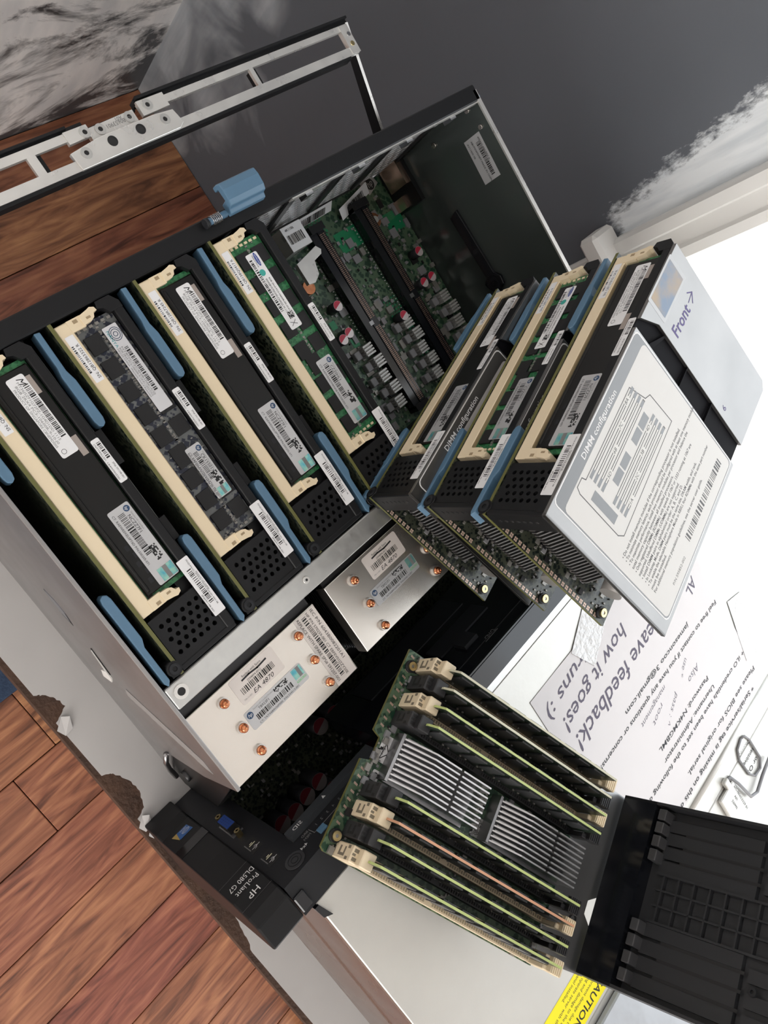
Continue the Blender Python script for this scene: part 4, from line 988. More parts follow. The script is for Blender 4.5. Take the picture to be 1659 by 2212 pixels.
def od_socket(cm):
    combm = mat('comb_' + cm.name, tuple(c * .55 for c in cm.node_tree.nodes['Principled BSDF'].inputs['Base Color'].default_value[:3]), .5)
    def f(mb):
        mb.box(0, .75, .3, 13.9, -.36, .36, cm)
        for i in range(70):
            y = 1.5 + i * .172
            if 5.6 < y < 6.0: continue
            for s in (-1, 1): mb.box(.74, .80, y, y + .08, s * .2 - .08, s * .2 + .08, combm)
        mb.bbox(0, 1.9, -.25, .95, -.42, .42, .05, cm)
        mb.bbox(1.85, 2.35, .15, .95, -.42, .42, .05, cm)
        d = mat('dark_slit_' + cm.name, tuple(c * .25 for c in cm.node_tree.nodes['Principled BSDF'].inputs['Base Color'].default_value[:3]), .6)
        # slots of the latch tower, on its outer face and top
        for (xa, xb, za, zb) in ((.55, 1.2, -.24, .24), (1.35, 1.6, -.36, -.2), (1.35, 1.6, .2, .36)):
            mb.box(xa, xb, -.256, -.25, za, zb, d)
        mb.box(.75, 1.05, -.262, -.256, -.1, .24, cm)
        mb.box(1.905, 1.91, -.15, .12, -.3, -.12, d); mb.box(1.905, 1.91, -.15, .12, .12, .3, d); mb.box(1.905, 1.91, -.2, 0, -.06, .06, d)
    return f
def f_latch(cm):
    def f(mb):
        mb.bbox(.5, 1.9, 13.6, 14.35, -.40, -.12, .04, cm); mb.bbox(.5, 1.9, 13.6, 14.35, .12, .40, .04, cm)
        mb.bbox(1.6, 2.25, 13.9, 14.75, -.42, .42, .06, cm)
        for i in range(5): mb.box(2.24, 2.29, 13.95 + i * .15, 14.02 + i * .15, -.4, .4, cm)
    return f
def od_module(edge):
    def f(mb):
        # notched outline of a memory module standing on its contacts
        pl = [(.55, .5), (.55, 1.5), (.72, 1.58), (.72, 1.9), (.55, 2.0), (.55, 2.55), (.85, 3.15), (13.75, 3.15), (13.75, .5)]
        mb.prism([(b, a) for a, b in pl], 2, -.065, .065, edge, capm=PCBD) if False else mb.prism([(x, y) for y, x in pl], 2, -.065, .065, edge, capm=mat('module_face', (.012, .022, .017), .3, noise=(500, (.03, .045, .03), .3)))
    return f
def od_chips(mb):
    for i in range(9):
        y = 1.6 + i * 1.33 + (.25 if i > 4 else 0)
        for s in (-1, 1):
            a, b = (.065, .17) if s > 0 else (-.17, -.065)
            mb.bbox(1.55, 2.95, y - .47, y + .47, a, b, .015, mat('module_chip', (.05, .052, .055), .35))
            mb.box(1.2, 1.3, y - .3, y - .2, a, b * .7, SMDW); mb.box(1.2, 1.3, y + .1, y + .2, a, b * .7, SMDW)
BLKS = mat('black_socket_plastic', (.022, .022, .024), .45)
EDG = [EDGEY, EDGEY, EDGEG, EDGEG, EDGEG, EDGEO, EDGEG, EDGEG]
for k, z in enumerate(zs):
    cm = CREAM if k % 2 == 0 else BLKS
    if k >= 4: cm = BLKS if k % 2 == 0 else CREAM
    so = part('module_socket', od, 'ods' + cm.name, od_socket(cm)); so.location.z = z * .01
    la = part('latch', so, 'odl' + cm.name, f_latch(cm))
    mo = part('memory_module', od, 'odm' + EDG[k].name, od_module(EDG[k])); mo.location.z = z * .01
    part('chips', mo, 'odch', od_chips)
FB = mat('bright_fin_metal', (.70, .70, .71), .25, .75)
for j, (ya, yb) in enumerate(((.35, 6.35), (7.9, 14.2))):
    z0, z1 = -6.85, -4.35
    sk = part('heatsink', od, 'odsk%d' % j, lambda mb: (mb.box(.02, .35, ya, yb, z0 - .1, z1 + .1, FINGREY), mb.prism([(.35, ya), (.9, ya), (.9, ya + .18), (.35, ya + .18)], 2, z0 - .1, z1 + .1, FINGREY)))
    for i in range(9):
        z = z0 + .06 + i * (z1 - z0 - .2) / 8
        for (a, b) in ((ya + .2, ya + (yb - ya) * .62), (ya + (yb - ya) * .65, yb)):
            first = a < ya + .5
            def f(mb, a=a, b=b, first=first):
                pl = [(.35, a), (.9, a), (1.85, a + 1.75), (1.85, b), (.35, b)] if first else [(.35, a), (1.85, a + .0), (1.85, b), (.35, b)]
                mb.prism(pl, 2, -.045, .045, FB)
                if first: mb.prism([(.4, a + .1), (.95, a + .12), (1.5, a + 1.5), (.4, a + 1.5)], 2, .045, .11, FINGREY)
            fn = part('fin', sk, 'odfin%d%d' % (j, first), f); fn.location.z = z * .01
# steel flap, spacer feet and the raised cover
def f(mb):
    mb.prism([(14.4, .3), (14.4, -11.0), (18.6, -10.6), (18.4, -8.2), (17.4, -7.4), (17.4, -6.6), (18.6, -5.8), (18.6, .3)], 0, -.22, -.1, mat('grey_flap_steel', (.36, .36, .36), .32, 1.0))
    mb.ring((-.1, 16.6, -8.0), .18, .3, .04, 0, FINDARK)
part('hinge_flap', od, 'od_flap', f)
def f(mb):
    for y, z, h in ((1.0, -1.2, 2.0), (1.0, -10.2, 2.5), (13, -1.2, 3.3), (13, -10.2, 4.0)): mb.box(-.2 - h + .3, -.2, y - .5, y + .5, z - .5, z + .5, BLACK)
part('spacer_feet', od, 'od_feet', f)
def cov(x, y, z): return (x, y, z)
LEAN = .2
covM = Matrix(((1, 0, 0), (0, 1, 0), (0, 0, 1)))
CP = mat('inner_cover_plastic', (.020, .021, .024), .5)
def f(mb):
    # local frame of the cover: h up along the leaning plate, z across; thickness towards +y
    def Q(h, t, z): return (.2 + h * .98, 17.7 + h * LEAN + t, z)
    def bx(h0, h1, t0, t1, z0, z1, m):
        vs = [Q(h, t, z) for h in (h0, h1) for t in (t0, t1) for z in (z0, z1)]
        mb.add(vs, [(0, 1, 3, 2), (4, 6, 7, 5), (0, 4, 5, 1), (2, 3, 7, 6), (0, 2, 6, 4), (1, 5, 7, 3)], m)
    bx(0, 17.5, .9, 1.15, -10.55, .35, CP)                                # back plate
    bx(0, 2.3, .0, .9, -10.55, .35, BLACK2)                               # thick foot of the cover
    bx(0, 17.5, 0, 1.1, .2, .38, CP); bx(0, 17.5, 0, 1.1, -10.58, -10.4, CP)   # side lips
    for i, z in enumerate((-.75, -1.55, -2.4, -3.25)):
        bx(3.0, 8.8, .6, .92, z - .36, z + .36, CP)
    for i, z in enumerate((-6.9, -7.85, -8.75, -9.7)):
        bx(3.0, 8.8, .6, .92, z - .38, z + .38, CP)
    for z0 in (-.35, -1.17, -2.0, -2.85): bx(3.3, 8.6, .57, .6, z0 - .0, z0 + .0 + .001, INK)
    bx(3.0, 17.5, .55, .9, -3.75, -3.62, CP); bx(3.0, 17.5, .55, .9, -6.5, -6.37, CP)
    for i in range(14): bx(3.4 + i * .95, 3.5 + i * .95, .62, .9, -6.4, -3.7, CP)
    for z in (-4.6, -5.5): bx(3.0, 17.5, .62, .9, z - .05, z + .05, CP)
    for z in (-.9, -1.9, -2.9, -7.4, -8.6, -9.6): bx(9.2, 17.0, .62, .9, z - .34, z + .34, CP)
cvo = part('cover', od, 'od_cover', f)
def CQ(h, t, z): return (.2 + h * .98, 17.7 + h * LEAN + t, z)
for z in (-1.15, -1.98, -2.83, -7.38, -8.3, -9.22):
    mb = MB(); mb.add([CQ(4.2, .585, z - .09), CQ(9.0, .585, z - .09), CQ(9.0, .585, z + .09), CQ(4.2, .585, z + .09)], [(0, 1, 2, 3)], INK); mb.build('slot', cvo)
for h, z in ((10.2, -1.5), (11.4, -1.3), (10.3, -3.1), (11.6, -2.9), (9.6, -8.1), (10.8, -8.4)):
    mb = MB(); mb.ring(CQ(h, .6, z), .1, .24, -.12, 1, CP, 12); mb.build('screw_boss', cvo)
for z in (-.35, -1.15, -1.98, -2.83, -6.95, -7.8, -8.75, -9.7):
    vs = [CQ(h, t, zz) for t in (-.05, .9) for h, zz in ((2.6, z - .34), (3.1, z - .34), (3.1, z + .34), (2.6, z + .34))]
    mb = MB(); mb.add(vs, [(0, 3, 2, 1), (4, 5, 6, 7), (0, 1, 5, 4), (1, 2, 6, 5), (2, 3, 7, 6), (3, 0, 4, 7)], mat('cover_tab', (.05, .05, .053), .4)); mb.build('tab', cvo, bevel=.05)

# ================================================================== CPU HEATSINKS
def cpu_sink(label, x0, x1, zt, labels, pipes, strip=False):
    cx = (x0 + x1) / 2
    t = thing('cpu_heatsink', label, 'heatsink', (cx, -8, -12.3), None, 'processor heatsinks')
    def T(mb=None): mb = mb or MB(); mb.T = Matrix.Translation((-cx, 8, 12.3)); return mb
    mb = T()
    for i in range(34): mb.box(x0 + .1, x1 - .1, -10.35, -5.05, zt - .45 - i * .3, zt - .33 - i * .3, FINDARK)
    mb.box(x0 + .6, x1 - .6, -10.0, -5.7, -11.9, zt - .3, INK); mb.build('fin_stack', t)
    mb = T(); mb.box(x0 + 1, x1 - 1, -9.8, -5.9, -12.28, -11.6, COPPER); mb.build('base_block', t)
    mb = T(); mb.bbox(x0, x1, -10.5, -5.6, zt - .16, zt, .03, PLATE); mb.box(x0, x0 + .08, -10.5, -5.6, zt - 1.1, zt - .1, PLATE); mb.box(x1 - .08, x1, -10.5, -5.6, zt - 1.1, zt - .1, PLATE); pt = mb.build('top_plate', t)
    for x, y in pipes:
        mb = T(); mb.ring((x, y, zt), .27, .34, .16, 2, STEELD, 18); mb.cyl((x, y, zt - .2), .27, .55, 2, COPPER, 14, .25); mb.cyl((x, y, zt + .35), .25, .16, 2, COPPER, 10, .12); mb.cyl((x + .04, y, zt + .48), .12, .1, 2, COPPER, 6, .05); mb.build('heat_pipe', t)
    labels(T, pt, zt)
    return t
def hs_labels(wx, wy, hx, hy, code, hw=4.3):
    def g(T, pt, zt):
        z = zt
        mb = T(); label_plate(mb, wx, wx + 3.15, wy - 1.6, wy, z, mat('cream_label_paper', (.72, .66, .62), .55), .15); zz = z + .02
        mb.text('Replace with Spare', (wx + .85, wy - .32, zz), XP, YP, .14, INK, length=1.35); mb.outline((wx + .75, wy - .42, zz + .002), XP, YP, [(0, 0), (.5, .03), (1.1, -.03), (1.75, .03)], .1, INK, False)
        mb.text('[594894-001]', (wx + 1.0, wy - .68, zz), XP, YP, .13, INK, length=.95); mb.bars((wx + .35, wy - 1.12, zz), XP, YP, 2.4, .38, INK, 51, .05)
        mb.text('EA 4870', (wx + .9, wy - 1.48, zz), XP, YP, .26, INK, length=1.5, shear=.3); mb.text('730-11-001', (wx + .2, wy - 1.42, zz), XP, YP, .09, INKG); mb.build('spare_label', pt)
        mb = T(); label_plate(mb, hx, hx + hw, hy - 1.15, hy, z, SILVERL, .12); zz = z + .02
        mb.disc((hx + .3, hy - .3, zz), XP, YP, .2, mat('logo_blue', (.02, .06, .14), .5)); mb.text('hp', (hx + .17, hy - .38, zz + .002), XP, YP, .2, INKW, shear=.3)
        mb.text('Genuine HP Certified Product', (hx + .6, hy - .2, zz), XP, YP, .09, INKG); mb.text(code, (hx + .9, hy - .42, zz), XP, YP, .16, INK)
        mb.bars((hx + .55, hy - .85, zz), XP, YP, hw * .62, .33, INK, 52, .05); mb.text('CT: TATX684V26P000  P/N:534513-001', (hx + .5, hy - 1.08, zz), XP, YP, .12, INK, length=hw * .7)
        rnd = random.Random(6)
        for i in range(13):
            for j in range(5):
                if rnd.random() < .55: mb.quad((hx + hw * .5 + i * .075, hy - .42 + j * .06, zz), (.075, 0, 0), (0, .06, 0), INK)
        mb.quad((hx + hw * .82, hy - .7, zz + .002), (.7, 0, 0), (0, .62, 0), HOLO); mb.quad((hx + hw * .9, hy - .7, zz + .004), (.22, 0, 0), (0, .62, 0), INKG); mb.text('KOKOKO', (hx + hw * .82, hy - .92, zz + .004), XP, YP, .15, mat('green_ink', (.10, .60, .15), .5), length=.7); mb.build('service_label', pt)
    return g
l1 = hs_labels(1.5, -5.7, 1.15, -7.62, 'TB923F1')
def l1b(T, pt, zt):
    l1(T, pt, zt)
    mb = T(); label_plate(mb, 6.55, 8.12, -10.45, -5.65, zt, mat('cream_label_paper', (.72, .66, .62), .55), .05); zz = zt + .02
    mb.text('IEC P/N 6043B0082201A1', (7.78, -5.75, zz), YN, XP, .2, INK, length=3.6); mb.text('HP P/N 570259-001 CT EBFEV01J2ZY20E', (7.42, -5.75, zz), YN, XP, .18, INK, length=4.5)
    mb.bars((7.05, -5.85, zz), YN, XP, 4.3, .3, INK, 53, .06); mb.text('REPLACE WITH SPARE SPS# 591207-001', (6.72, -5.72, zz), YN, XP, .2, INK, length=4.5); mb.build('part_number_label', pt)
cpu_sink('bright heatsink plate with six copper pipe ends next to the pale tray wall', -1.36, 8.2, -.5, l1b, ((.7, -6.35), (.72, -8.11), (.75, -9.77), (6.28, -6.4), (6.24, -8.13), (6.21, -9.78)))
cpu_sink('heatsink plate with dull copper pipes half hidden under the cartridge stack', 9.6, 19.2, -1.1, hs_labels(12.7, -5.8, 11.95, -7.72, 'TB921F1', 4.1), ((11.5, -6.45), (11.52, -8.25), (11.52, -9.98), (17.2, -6.45), (17.2, -8.25), (16.9, -9.85)))

# ================================================================== CHASSIS
ch = thing('server_chassis', 'covered steel server chassis with black front bezel, warning label and DVD drive', 'computer', (20, -40, TZ))
def cl(mb=None): mb = mb or MB(); mb.T = Matrix.Translation((-20, 40, -TZ)); return mb
COVT = mat('pale_cover_steel', (.66, .65, .61), .42, .55, noise=(22, (.60, .59, .56), .5), bump=(200, .04))
mb = cl(); mb.bbox(-2.05, 42, -41.0, -18.42, -.22, 0, .06, COVT); mb.build('top_cover', ch)
mb = cl(); mb.bbox(-2.05, 42, -80, -41.06, -.3, -.02, .06, COVT); mb.build('rear_cover', ch)
mb = cl(); mb.cyl((19.0, -39.2, -.06), .28, 23, 0, COVT, 12); mb.build('cover_lip', ch)
SIDE = mat('floor_reflection_side_steel', (.34, .25, .215), .22, .9, rnoise=(15, .3))  # brown in the base colour stands in for the wooden floor's reflection
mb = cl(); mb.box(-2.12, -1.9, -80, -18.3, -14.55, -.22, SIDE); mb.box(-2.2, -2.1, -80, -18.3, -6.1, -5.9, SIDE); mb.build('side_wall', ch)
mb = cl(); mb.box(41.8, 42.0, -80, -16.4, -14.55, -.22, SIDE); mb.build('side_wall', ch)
mb = cl(); mb.box(-2.0, 42, -80, -15, -14.58, -14.3, FINDARK); mb.box(-2, 42, -32.2, -32, -14.3, -.3, INK); mb.build('bottom_pan', ch)
mb = cl(); mb.box(7.5, 42, -18.42, -16.45, -.35, -.05, STEEL); mb.build('front_band', ch)
# front bezel plane: bottom (y -14.2, z -14.6) leaning back to (y -16.3, z 0)
def FY(z, t=0.0): return -14.2 - .1438 * (z + 14.6) + t
def fpr(mb, x0, x1, z0, z1, t0, t1, m):
    vs = [(x, FY(z, t), z) for z in (z0, z1) for t in (t0, t1) for x in (x0, x1)]
    mb.add(vs, [(0, 1, 3, 2), (4, 6, 7, 5), (0, 4, 5, 1), (2, 3, 7, 6), (0, 2, 6, 4), (1, 5, 7, 3)], m)
mb = cl(); fpr(mb, -2.85, -.55, -14.5, -.04, -.9, 0, CHAR); mb.box(-2.85, 7.5, -18.4, FY(0) + 0, -.3, .0, CHAR); fpr(mb, -.56, 7.6, -2.45, -.05, -.9, -.005, CHAR); bz = mb.build('front_panel', ch)
mb = cl(); fpr(mb, 7.6, 41.8, -9.0, 0, -1.6, -.15, BLACK2); mb.box(7.6, 41.8, -16.6, -16.3, -.5, -.05, BLACK2); mb.build('gloss_panel', ch)
mb = cl(); fpr(mb, 13.2, 26, -1.75, -.35, -.15, -.05, BLACK2); fpr(mb, 13.4, 25.8, -1.3, -1.24, -.05, -.02, INK); fpr(mb, 16.2, 17.6, -3.4, -2.2, -.3, .15, CHAR); dv = mb.build('dvd_drive', ch)
mb = cl(); w_ = (0, -.142, .99)
mb.text('DVD', (18.5, FY(-1.2, -.045), -1.2), XN, (0, .142, -.99), .35, INKG, shear=.3); fpr(mb, 17.2, 18.6, -1.14, -1.1, -.05, -.045, INKG); mb.build('disc_logo', dv)
mb = cl(); fpr(mb, 10, 14.5, -4.6, -3.0, -.15, -.02, CHAR); fpr(mb, 15.0, 20.5, -5.2, -3.6, -.15, -.02, CHAR); fpr(mb, 10, 20.5, -8.6, -6.2, -.15, -.06, CHAR); mb.build('drive_blanks', ch)
# SID ledge and panel
mb = cl(); fpr(mb, -.6, 6.6, -2.75, -2.05, -.3, .35, mat('slate_plastic', (.05, .055, .062), .4)); led = mb.build('information_display', bz)
U_, V_ = XN, (0, .142, -.99)
mb = cl()
mb.text('SID', (.55, FY(-2.2, .36), -2.2), U_, V_, .3, INKW, length=.7); mb.text('MEM', (.35, FY(-1.35, .012), -1.35), U_, V_, .2, INKG); mb.text('BRD', (.35, FY(-1.68, .012), -1.68), U_, V_, .2, INKG)
for i in range(6): mb.text(str(i + 1), (.95 + i * .5, FY(-1.5, .012), -1.5), U_, V_, .22, INKG)
mb.outline((0, FY(-1.2, .012), -1.2), XP, (0, -.142, .99), [(.45, -.6), (.5, -.02), (3.6, -.02)], .04, INKG, False)
mb.text('4x4', (-.2, FY(-1.0, .012), -1.0), U_, V_, .25, INKW); mb.add([(2.3, FY(-2.25, .36), -2.25), (2.55, FY(-2.25, .36), -2.25), (2.42, FY(-2.55, .36), -2.55)], [(0, 1, 2)], INKW); mb.build('panel_lettering', bz)
mb = cl(); fpr(mb, .6, 1.2, -1.15, -.65, 0, .12, BLUE); mb.build('blue_tab', bz, bevel=.05)
mb = cl(); nrm = Vector((0, .99, .142))
c = Vector((-1.35, FY(-.85), -.85)); mb.cyl(c, .62, .08, nrm, mat('button_grey', (.045, .046, .05), .35), 26); mb.ring(c, .40, .44, .1, nrm, CHAR, 24); mb.ring(c, .2, .24, .1, nrm, CHAR, 20); mb.build('power_button', bz)
mb = cl()
fpr(mb, -2.35, -1.55, -8.5, -6.6, 0, .10, FINGREY); fpr(mb, -2.28, -1.62, -8.3, -6.9, 0, .55, FINDARK); fpr(mb, -2.25, -1.65, -8.27, -6.93, .5, .58, PORTB)
for i in range(5):
    for j in range(3):
        p = (-2.12 + j * .16, FY(-8.05 + i * .22, .585), -8.05 + i * .22); mb.cyl(p, .03, .005, nrm, INK, 6)
mb.build('video_port', bz, bevel=.03)
for z in (-8.9, -6.35):
    mb = cl(); mb.ring(Vector((-1.95, FY(z), z)), .1, .22, .45, nrm, BRASS, 6); mb.build('port_screw', bz)
for z in (-4.75, -2.75):
    mb = cl(); fpr(mb, -2.4, -1.6, z - .65, z + .65, -.02, .012, INK); fpr(mb, -2.25, -1.75, z - .5, z - .35, 0, .02, CHAR); fpr(mb, -2.1, -1.9, z - .25, z - .2, 0, .02, mat('port_tongue', (.85, .82, .6), .3)); fpr(mb, -2.36, -2.3, z - .5, z + .3, 0, .03, FINGREY)
    fpr(mb, -2.2, -1.75, z - .12, z - .07, .012, .022, MATS['port_tongue'])
    mb.outline((-1.65, FY(z + .3, .02), z + .3), XN, (0, -.142, .99), [(0, 0), (.55, .0)], .035, INKW, False); mb.outline((-1.65, FY(z + .3, .02), z + .3), XN, (0, -.142, .99), [(.2, 0), (.3, .12), (.42, .12)], .03, INKW, False); mb.outline((-1.65, FY(z + .3, .02), z + .3), XN, (0, -.142, .99), [(.15, 0), (.25, -.12), (.36, -.12)], .03, INKW, False)
    mb.build('usb_port', bz)
# rack ear with model lettering
mb = cl(); ep = [(-13.75, -14.5), (-14.1, -12.6), (-14.45, -11.9), (-15.0, -6.0), (-15.55, -1.6), (-16.1, -.35), (-16.6, .1), (-18.3, .12), (-18.3, -14.4), (-14, -14.55)]
mb.prism([(y, z) for y, z in ep], 0, -5.15, -2.9, BLACK); ear = mb.build('rack_ear', ch, bevel=.12)
mb = cl()
def EY(z):
    for (ya, za), (yb, zb) in zip(ep[:6], ep[1:7]):
        if za <= z <= zb: return ya + (yb - ya) * (z - za) / (zb - za) + .012
    return -16
for st, z, L, x in (('HP', -1.75, .75, -3.6), ('ProLiant', -2.45, 1.55, -3.15), ('DL580 G7', -3.15, 1.75, -3.05)):
    d = (EY(z + .5) - EY(z)) / .5; mb.text(st, (x, EY(z), z), XN, (0, d, 1) if False else (0, -d, -1), .4, INKW, length=L) if False else mb.text(st, (x, EY(z + .4) + .01, z + .4), XN, (0, d, 1), .42, INKW, length=L)
for z in (-.85, -3.4): mb.quad((-5.1, EY(z) + .004, z), (2.15, 0, 0), (0, 0, .02), INKG)
mb.build('model_lettering', ear)
mb = cl(); z0, z1 = -11.4, -10.5
def E3(x, z, e=0): return (x, EY(z) + .01 + e, z)
mb.add([E3(-4.6, -11.3), E3(-3.4, -11.3), E3(-3.3, -10.4), E3(-4.3, -10.4)], [(0, 1, 2, 3)], mat('badge_blue', (.015, .10, .33), .3)); mb.add([E3(-4.6, -11.3, .004), E3(-4.2, -11.3, .004), E3(-4.35, -10.4, .004)], [(0, 1, 2)], mat('badge_gold', (.40, .28, .08), .4))
mb.outline(E3(-3.7, -10.8, .01), XN, (0, -.1, .99), [(.28 * math.cos(a * .4), .16 * math.sin(a * .4)) for a in range(16)], .03, INKW); mb.text('intel', E3(-3.52, -10.86, .012), XN, (0, -.1, .99), .14, INKW, length=.38); mb.text('XEON', E3(-3.5, -11.18, .012), XN, (0, -.1, .99), .13, INKW, length=.5); mb.build('processor_badge', ear)
mb = cl(); mb.prism([(EY(-9.6) + .02, -9.6), (EY(-9.6) - .1, -9.6), (EY(-8.6) - .1, -8.6), (EY(-8.6) + .02, -8.6)], 0, -5.1, -2.95, BLACK2); mb.build('grip_recess', ear)
mb = cl(); mb.bbox(-2.85, -2.1, -18.2, -17.1, -.4, .16, .08, BLACK2); mb.prism([(-2.3, -18.5), (-2.0, -18.5), (-1.7, -19.6), (-2.2, -19.3)], 2, -.3, .15, BLACK2); mb.build('ear_catch', ear)
# board and capacitors seen through the bezel opening
mb = cl(); mb.box(-.5, 41.5, -31.5, -15.5, -13.3, -13.1, PCBD); ib = mb.build('inner_board', ch)
rnd = random.Random(23); mb = cl()
for i in range(260):
    x, y = rnd.uniform(-.3, 12), rnd.uniform(-24, -15.6); d1, d2, h = rnd.uniform(.04, .14), rnd.uniform(.04, .14), rnd.uniform(.05, .2); mb.box(x - d1, x + d1, y - d2, y + d2, -13.1, -13.1 + h, rnd.choice((SMDW, CHIP, CHIP, INDG)))
o = mb.build('surface_components', ib); o['kind'] = 'stuff'
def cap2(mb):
    mb.cyl((0, 0, 0), .62, 2.1, 2, CAPB, 18, capm=mat('shade_dark_capacitor_top', (.20, .18, .18), .5)); n = 12  # top and red mark coloured darker to stand in for shade inside the chassis
    mb.add([(.6 * math.cos(math.radians(20 + 180 * i / n)), .6 * math.sin(math.radians(20 + 180 * i / n)), 2.106) for i in range(n + 1)], [tuple(range(n + 1))], mat('shade_dark_red_mark', (.14, .01, .02), .5))
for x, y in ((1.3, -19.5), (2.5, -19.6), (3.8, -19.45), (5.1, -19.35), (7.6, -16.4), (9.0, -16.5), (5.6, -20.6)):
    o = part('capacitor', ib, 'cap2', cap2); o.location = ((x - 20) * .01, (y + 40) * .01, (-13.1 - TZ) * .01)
# yellow caution label on the cover
mb = cl(); mb.box(-.6, 13.5, -40.45, -37.55, 0, .012, YEL) if False else mb.quad((-.6, -40.7, .012), (14.5, 0, 0), (0, 3.2, 0), YEL)
mb.text('CAUTION', (9.7, -39.75, .016), XN, YN, .62, INK, length=3.9, bold=.015)
for i, t in enumerate(('To prevent damage due to inadequate', 'cooling and damage to the equipment,', 'always operate server with the', 'access panel installed.')):
    mb.text(t, (9.4, -39.2 + i * .47, .016), XN, YN, .27, INK)
mb.build('caution_label', ch)
mb = cl(); mb.bbox(3, 18, -52, -41.5, 0, .5, .1, mat('clear_wrap', (.55, .58, .62), .15, .3, bump=(30, .6))); mb.build('plastic_cover_piece', ch)
# latch handle and embossed window on the rear cover
mb = cl(); rr = []
pts = [(32.6, -39.9), (31.6, -40.2), (31.2, -41.0), (31.4, -42.8), (31.9, -43.5), (32.9, -43.6), (33.5, -43.0), (33.4, -40.8), (33.1, -40.1)]
mb.tube([(x, y, .1) for x, y in pts + pts[:1]], .1, INDG, 8); mb.build('oval_grip', ch)
mb = cl()
for st, x, y in (('Disconnect', 33.4, -40.75), ('sensitive', 33.4, -41.7), ('or OS', 33.3, -42.6)): mb.text(st, (x, y, .0), XN, YN, .42, INK, length=1.9)
mb.build('cover_lettering', ch)
mb = cl(); mb.tube([(28.4, -40.9, .12), (29.3, -41.0, .12), (29.6, -42.0, .3), (30.1, -44.0, .3), (31.0, -44.4, .3), (32.5, -44.0, .3), (34.3, -43.7, .3)], .14, INDG, 8); mb.bbox(26.9, 29.2, -45.5, -41.2, 0, .35, .08, COVT); mb.bbox(28.2, 28.8, -41.3, -40.5, 0, .4, .06, COVT)
mb.text('6053B0653329 01', (28.9, -41.6, .36), (0, -1, 0), XP, .24, INK, length=2.6); mb.text('A01', (28.4, -42.2, .36), (0, -1, 0), XP, .24, INK); mb.text('230995', (27.9, -42.2, .36), (0, -1, 0), XP, .24, INK); mb.build('latch_handle', ch)

# ================================================================== NOTE TAPED TO THE COVER
PAP = mat('note_paper', (.78, .75, .75), .7, noise=(9, (.74, .71, .715), .5))
note = thing('paper_note', 'printed and handwritten paper note taped to the chassis cover', 'paper', (27.6, -30, 0))
def nl_(mb=None): mb = mb or MB(); mb.T = Matrix.Translation((-27.6, 30, 0)); return mb
def PZ(x, y):
    return .02 + .02 * math.sin(x * .55 + y * .2) ** 2 + .55 * max(0, (19.4 - x) / 2.6) ** 2 * max(0, min(1, (-20.5 - y) / 8)) * .03 + (.02 * math.exp(-((y + 21.2) / 1.2) ** 2) * (.4 + .6 * math.sin((x - 16) * .33) ** 2)) + .1 * math.exp(-((y + 38.3) / .8) ** 2)
mb = nl_(); nx, ny = 40, 36; vs = []; fs = []
for j in range(ny + 1):
    for i in range(nx + 1):
        x, y = 16.8 + 21.7 * i / nx, -21.2 - 17.1 * j / ny; vs.append((x, y, PZ(x, y)))
for j in range(ny):
    for i in range(nx):
        a = j * (nx + 1) + i; fs.append((a, a + nx + 1, a + nx + 2, a + 1))
mb.add(vs, fs, PAP, True); mb.build('sheet', note)
def drape(mb, n0):
    for i in range(n0, len(mb.v)):
        x, y, z = mb.v[i]; mb.v[i] = (x, y, PZ(x + 27.6, y - 30) + .012)
INKB = mat('printed_ink', (.03, .03, .035), .6)
mb = nl_()
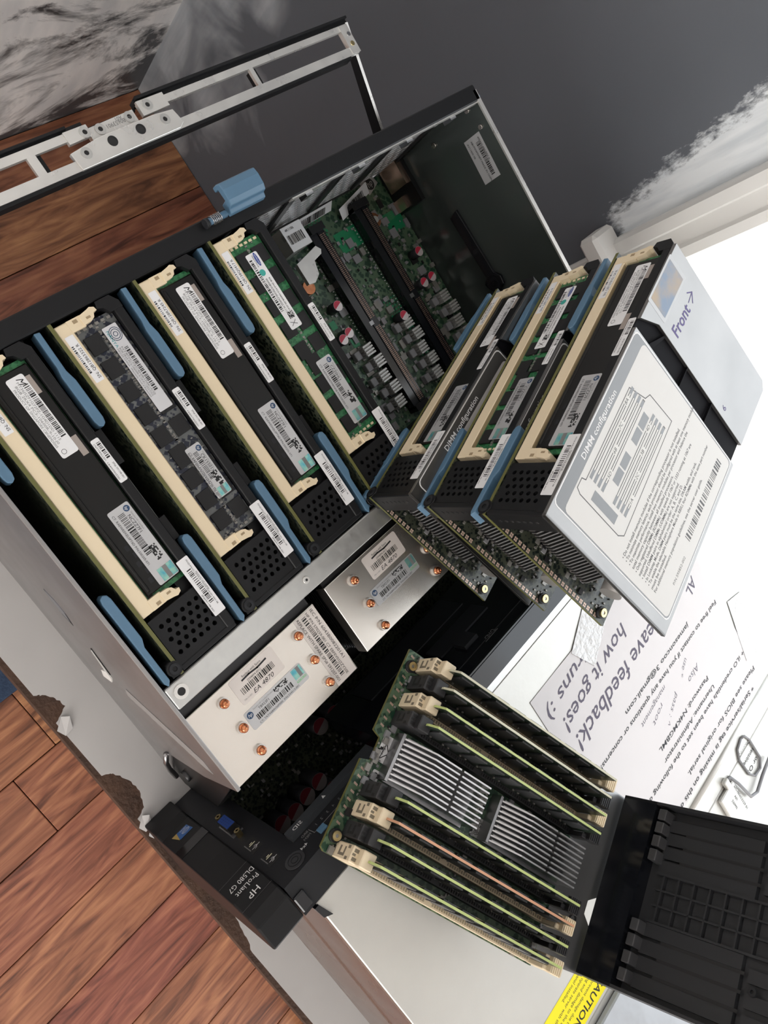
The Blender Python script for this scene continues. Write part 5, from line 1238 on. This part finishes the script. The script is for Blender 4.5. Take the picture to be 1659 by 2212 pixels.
for st, x, y, L, h in (('* Serial/service tag is missing on this device.', 36.9, -37.86, 15.6, .38), ('Please see BIOS for original serial.', 38.3, -36.85, 12.6, .38), ('+ iLO credentials have been set to the following default:', 38.05, -34.9, 19.0, .38),
                       ('Username: Administrator', 32.9, -34.1, 8.65, .38), ('Password: N4KMGBML', 32.8, -33.07, 8.4, .38), ('Feel free to contact if you have any questions or concerns!', 38.0, -29.28, 19.1, .38), ('jamesoncoo 3@gmail.com', 33.85, -28.3, 10.4, .38)):
    mb = nl_(); mb.text(st, (x, y, 0), XN, YN, h, INKB, length=L, shear=.12, bold=.012); drape(mb, 0); mb.build('printed_line', note)
PEN = mat('felt_pen', (.10, .085, .13), .6)
mb = nl_()
for st, x, y, L, h, d in (('leave feedback!', 30.8, -25.2, 12.6, 1.35, -.06), ('how it goes!', 27.6, -23.1, 9.6, 1.2, -.12), ('(runs :)', 23.3, -21.7, 6.0, 1.0, -.17), ('AL', 36.9, -25.8, 1.6, .9, -.35), ('Also', 32.5, -31.4, 1.8, .55, -.1), ('use *', 31.6, -30.1, 1.6, .45, -.4), ('management', 28.2, -29.9, 4.1, .42, -.08), ('root', 27.0, -30.65, 1.9, .45, -.25), ('pass : ^', 28.9, -31.3, 2.7, .45, -.4)):
    mb = nl_(); mb.text(st, (x, y, 0), (-1, d, 0), (-d, -1, 0), h, PEN, length=L, shear=.25, bold=.004 if h > .7 else -.012); drape(mb, 0); mb.build('handwritten_line', note)
for (x, y, wx, wy, a) in ((24.2, -21.6, 3.6, 2.6, .5), (39.6, -33.5, 2.2, 5.6, -.25), (17.6, -32.6, 2.0, 2.8, .3)):
    mb = nl_(); ca, sa = math.cos(a), math.sin(a)
    vs = []; fs = []
    for j in range(7):
        for i in range(7):
            u, w = (i / 6 - .5) * wx, (j / 6 - .5) * wy; X, Y = x + u * ca - w * sa, y + u * sa + w * ca
            vs.append((X, Y, (PZ(X, Y) if X < 38.5 else .03) + .025 + random.uniform(0, .03)))
    for j in range(6):
        for i in range(6): k = j * 7 + i; fs.append((k, k + 1, k + 8, k + 7))
    tp = bpy.data.materials.get('clear_tape')
    mb.add(vs, fs, TAPE, True); mb.build('tape_strip', note)
bpy.context.view_layer.update()
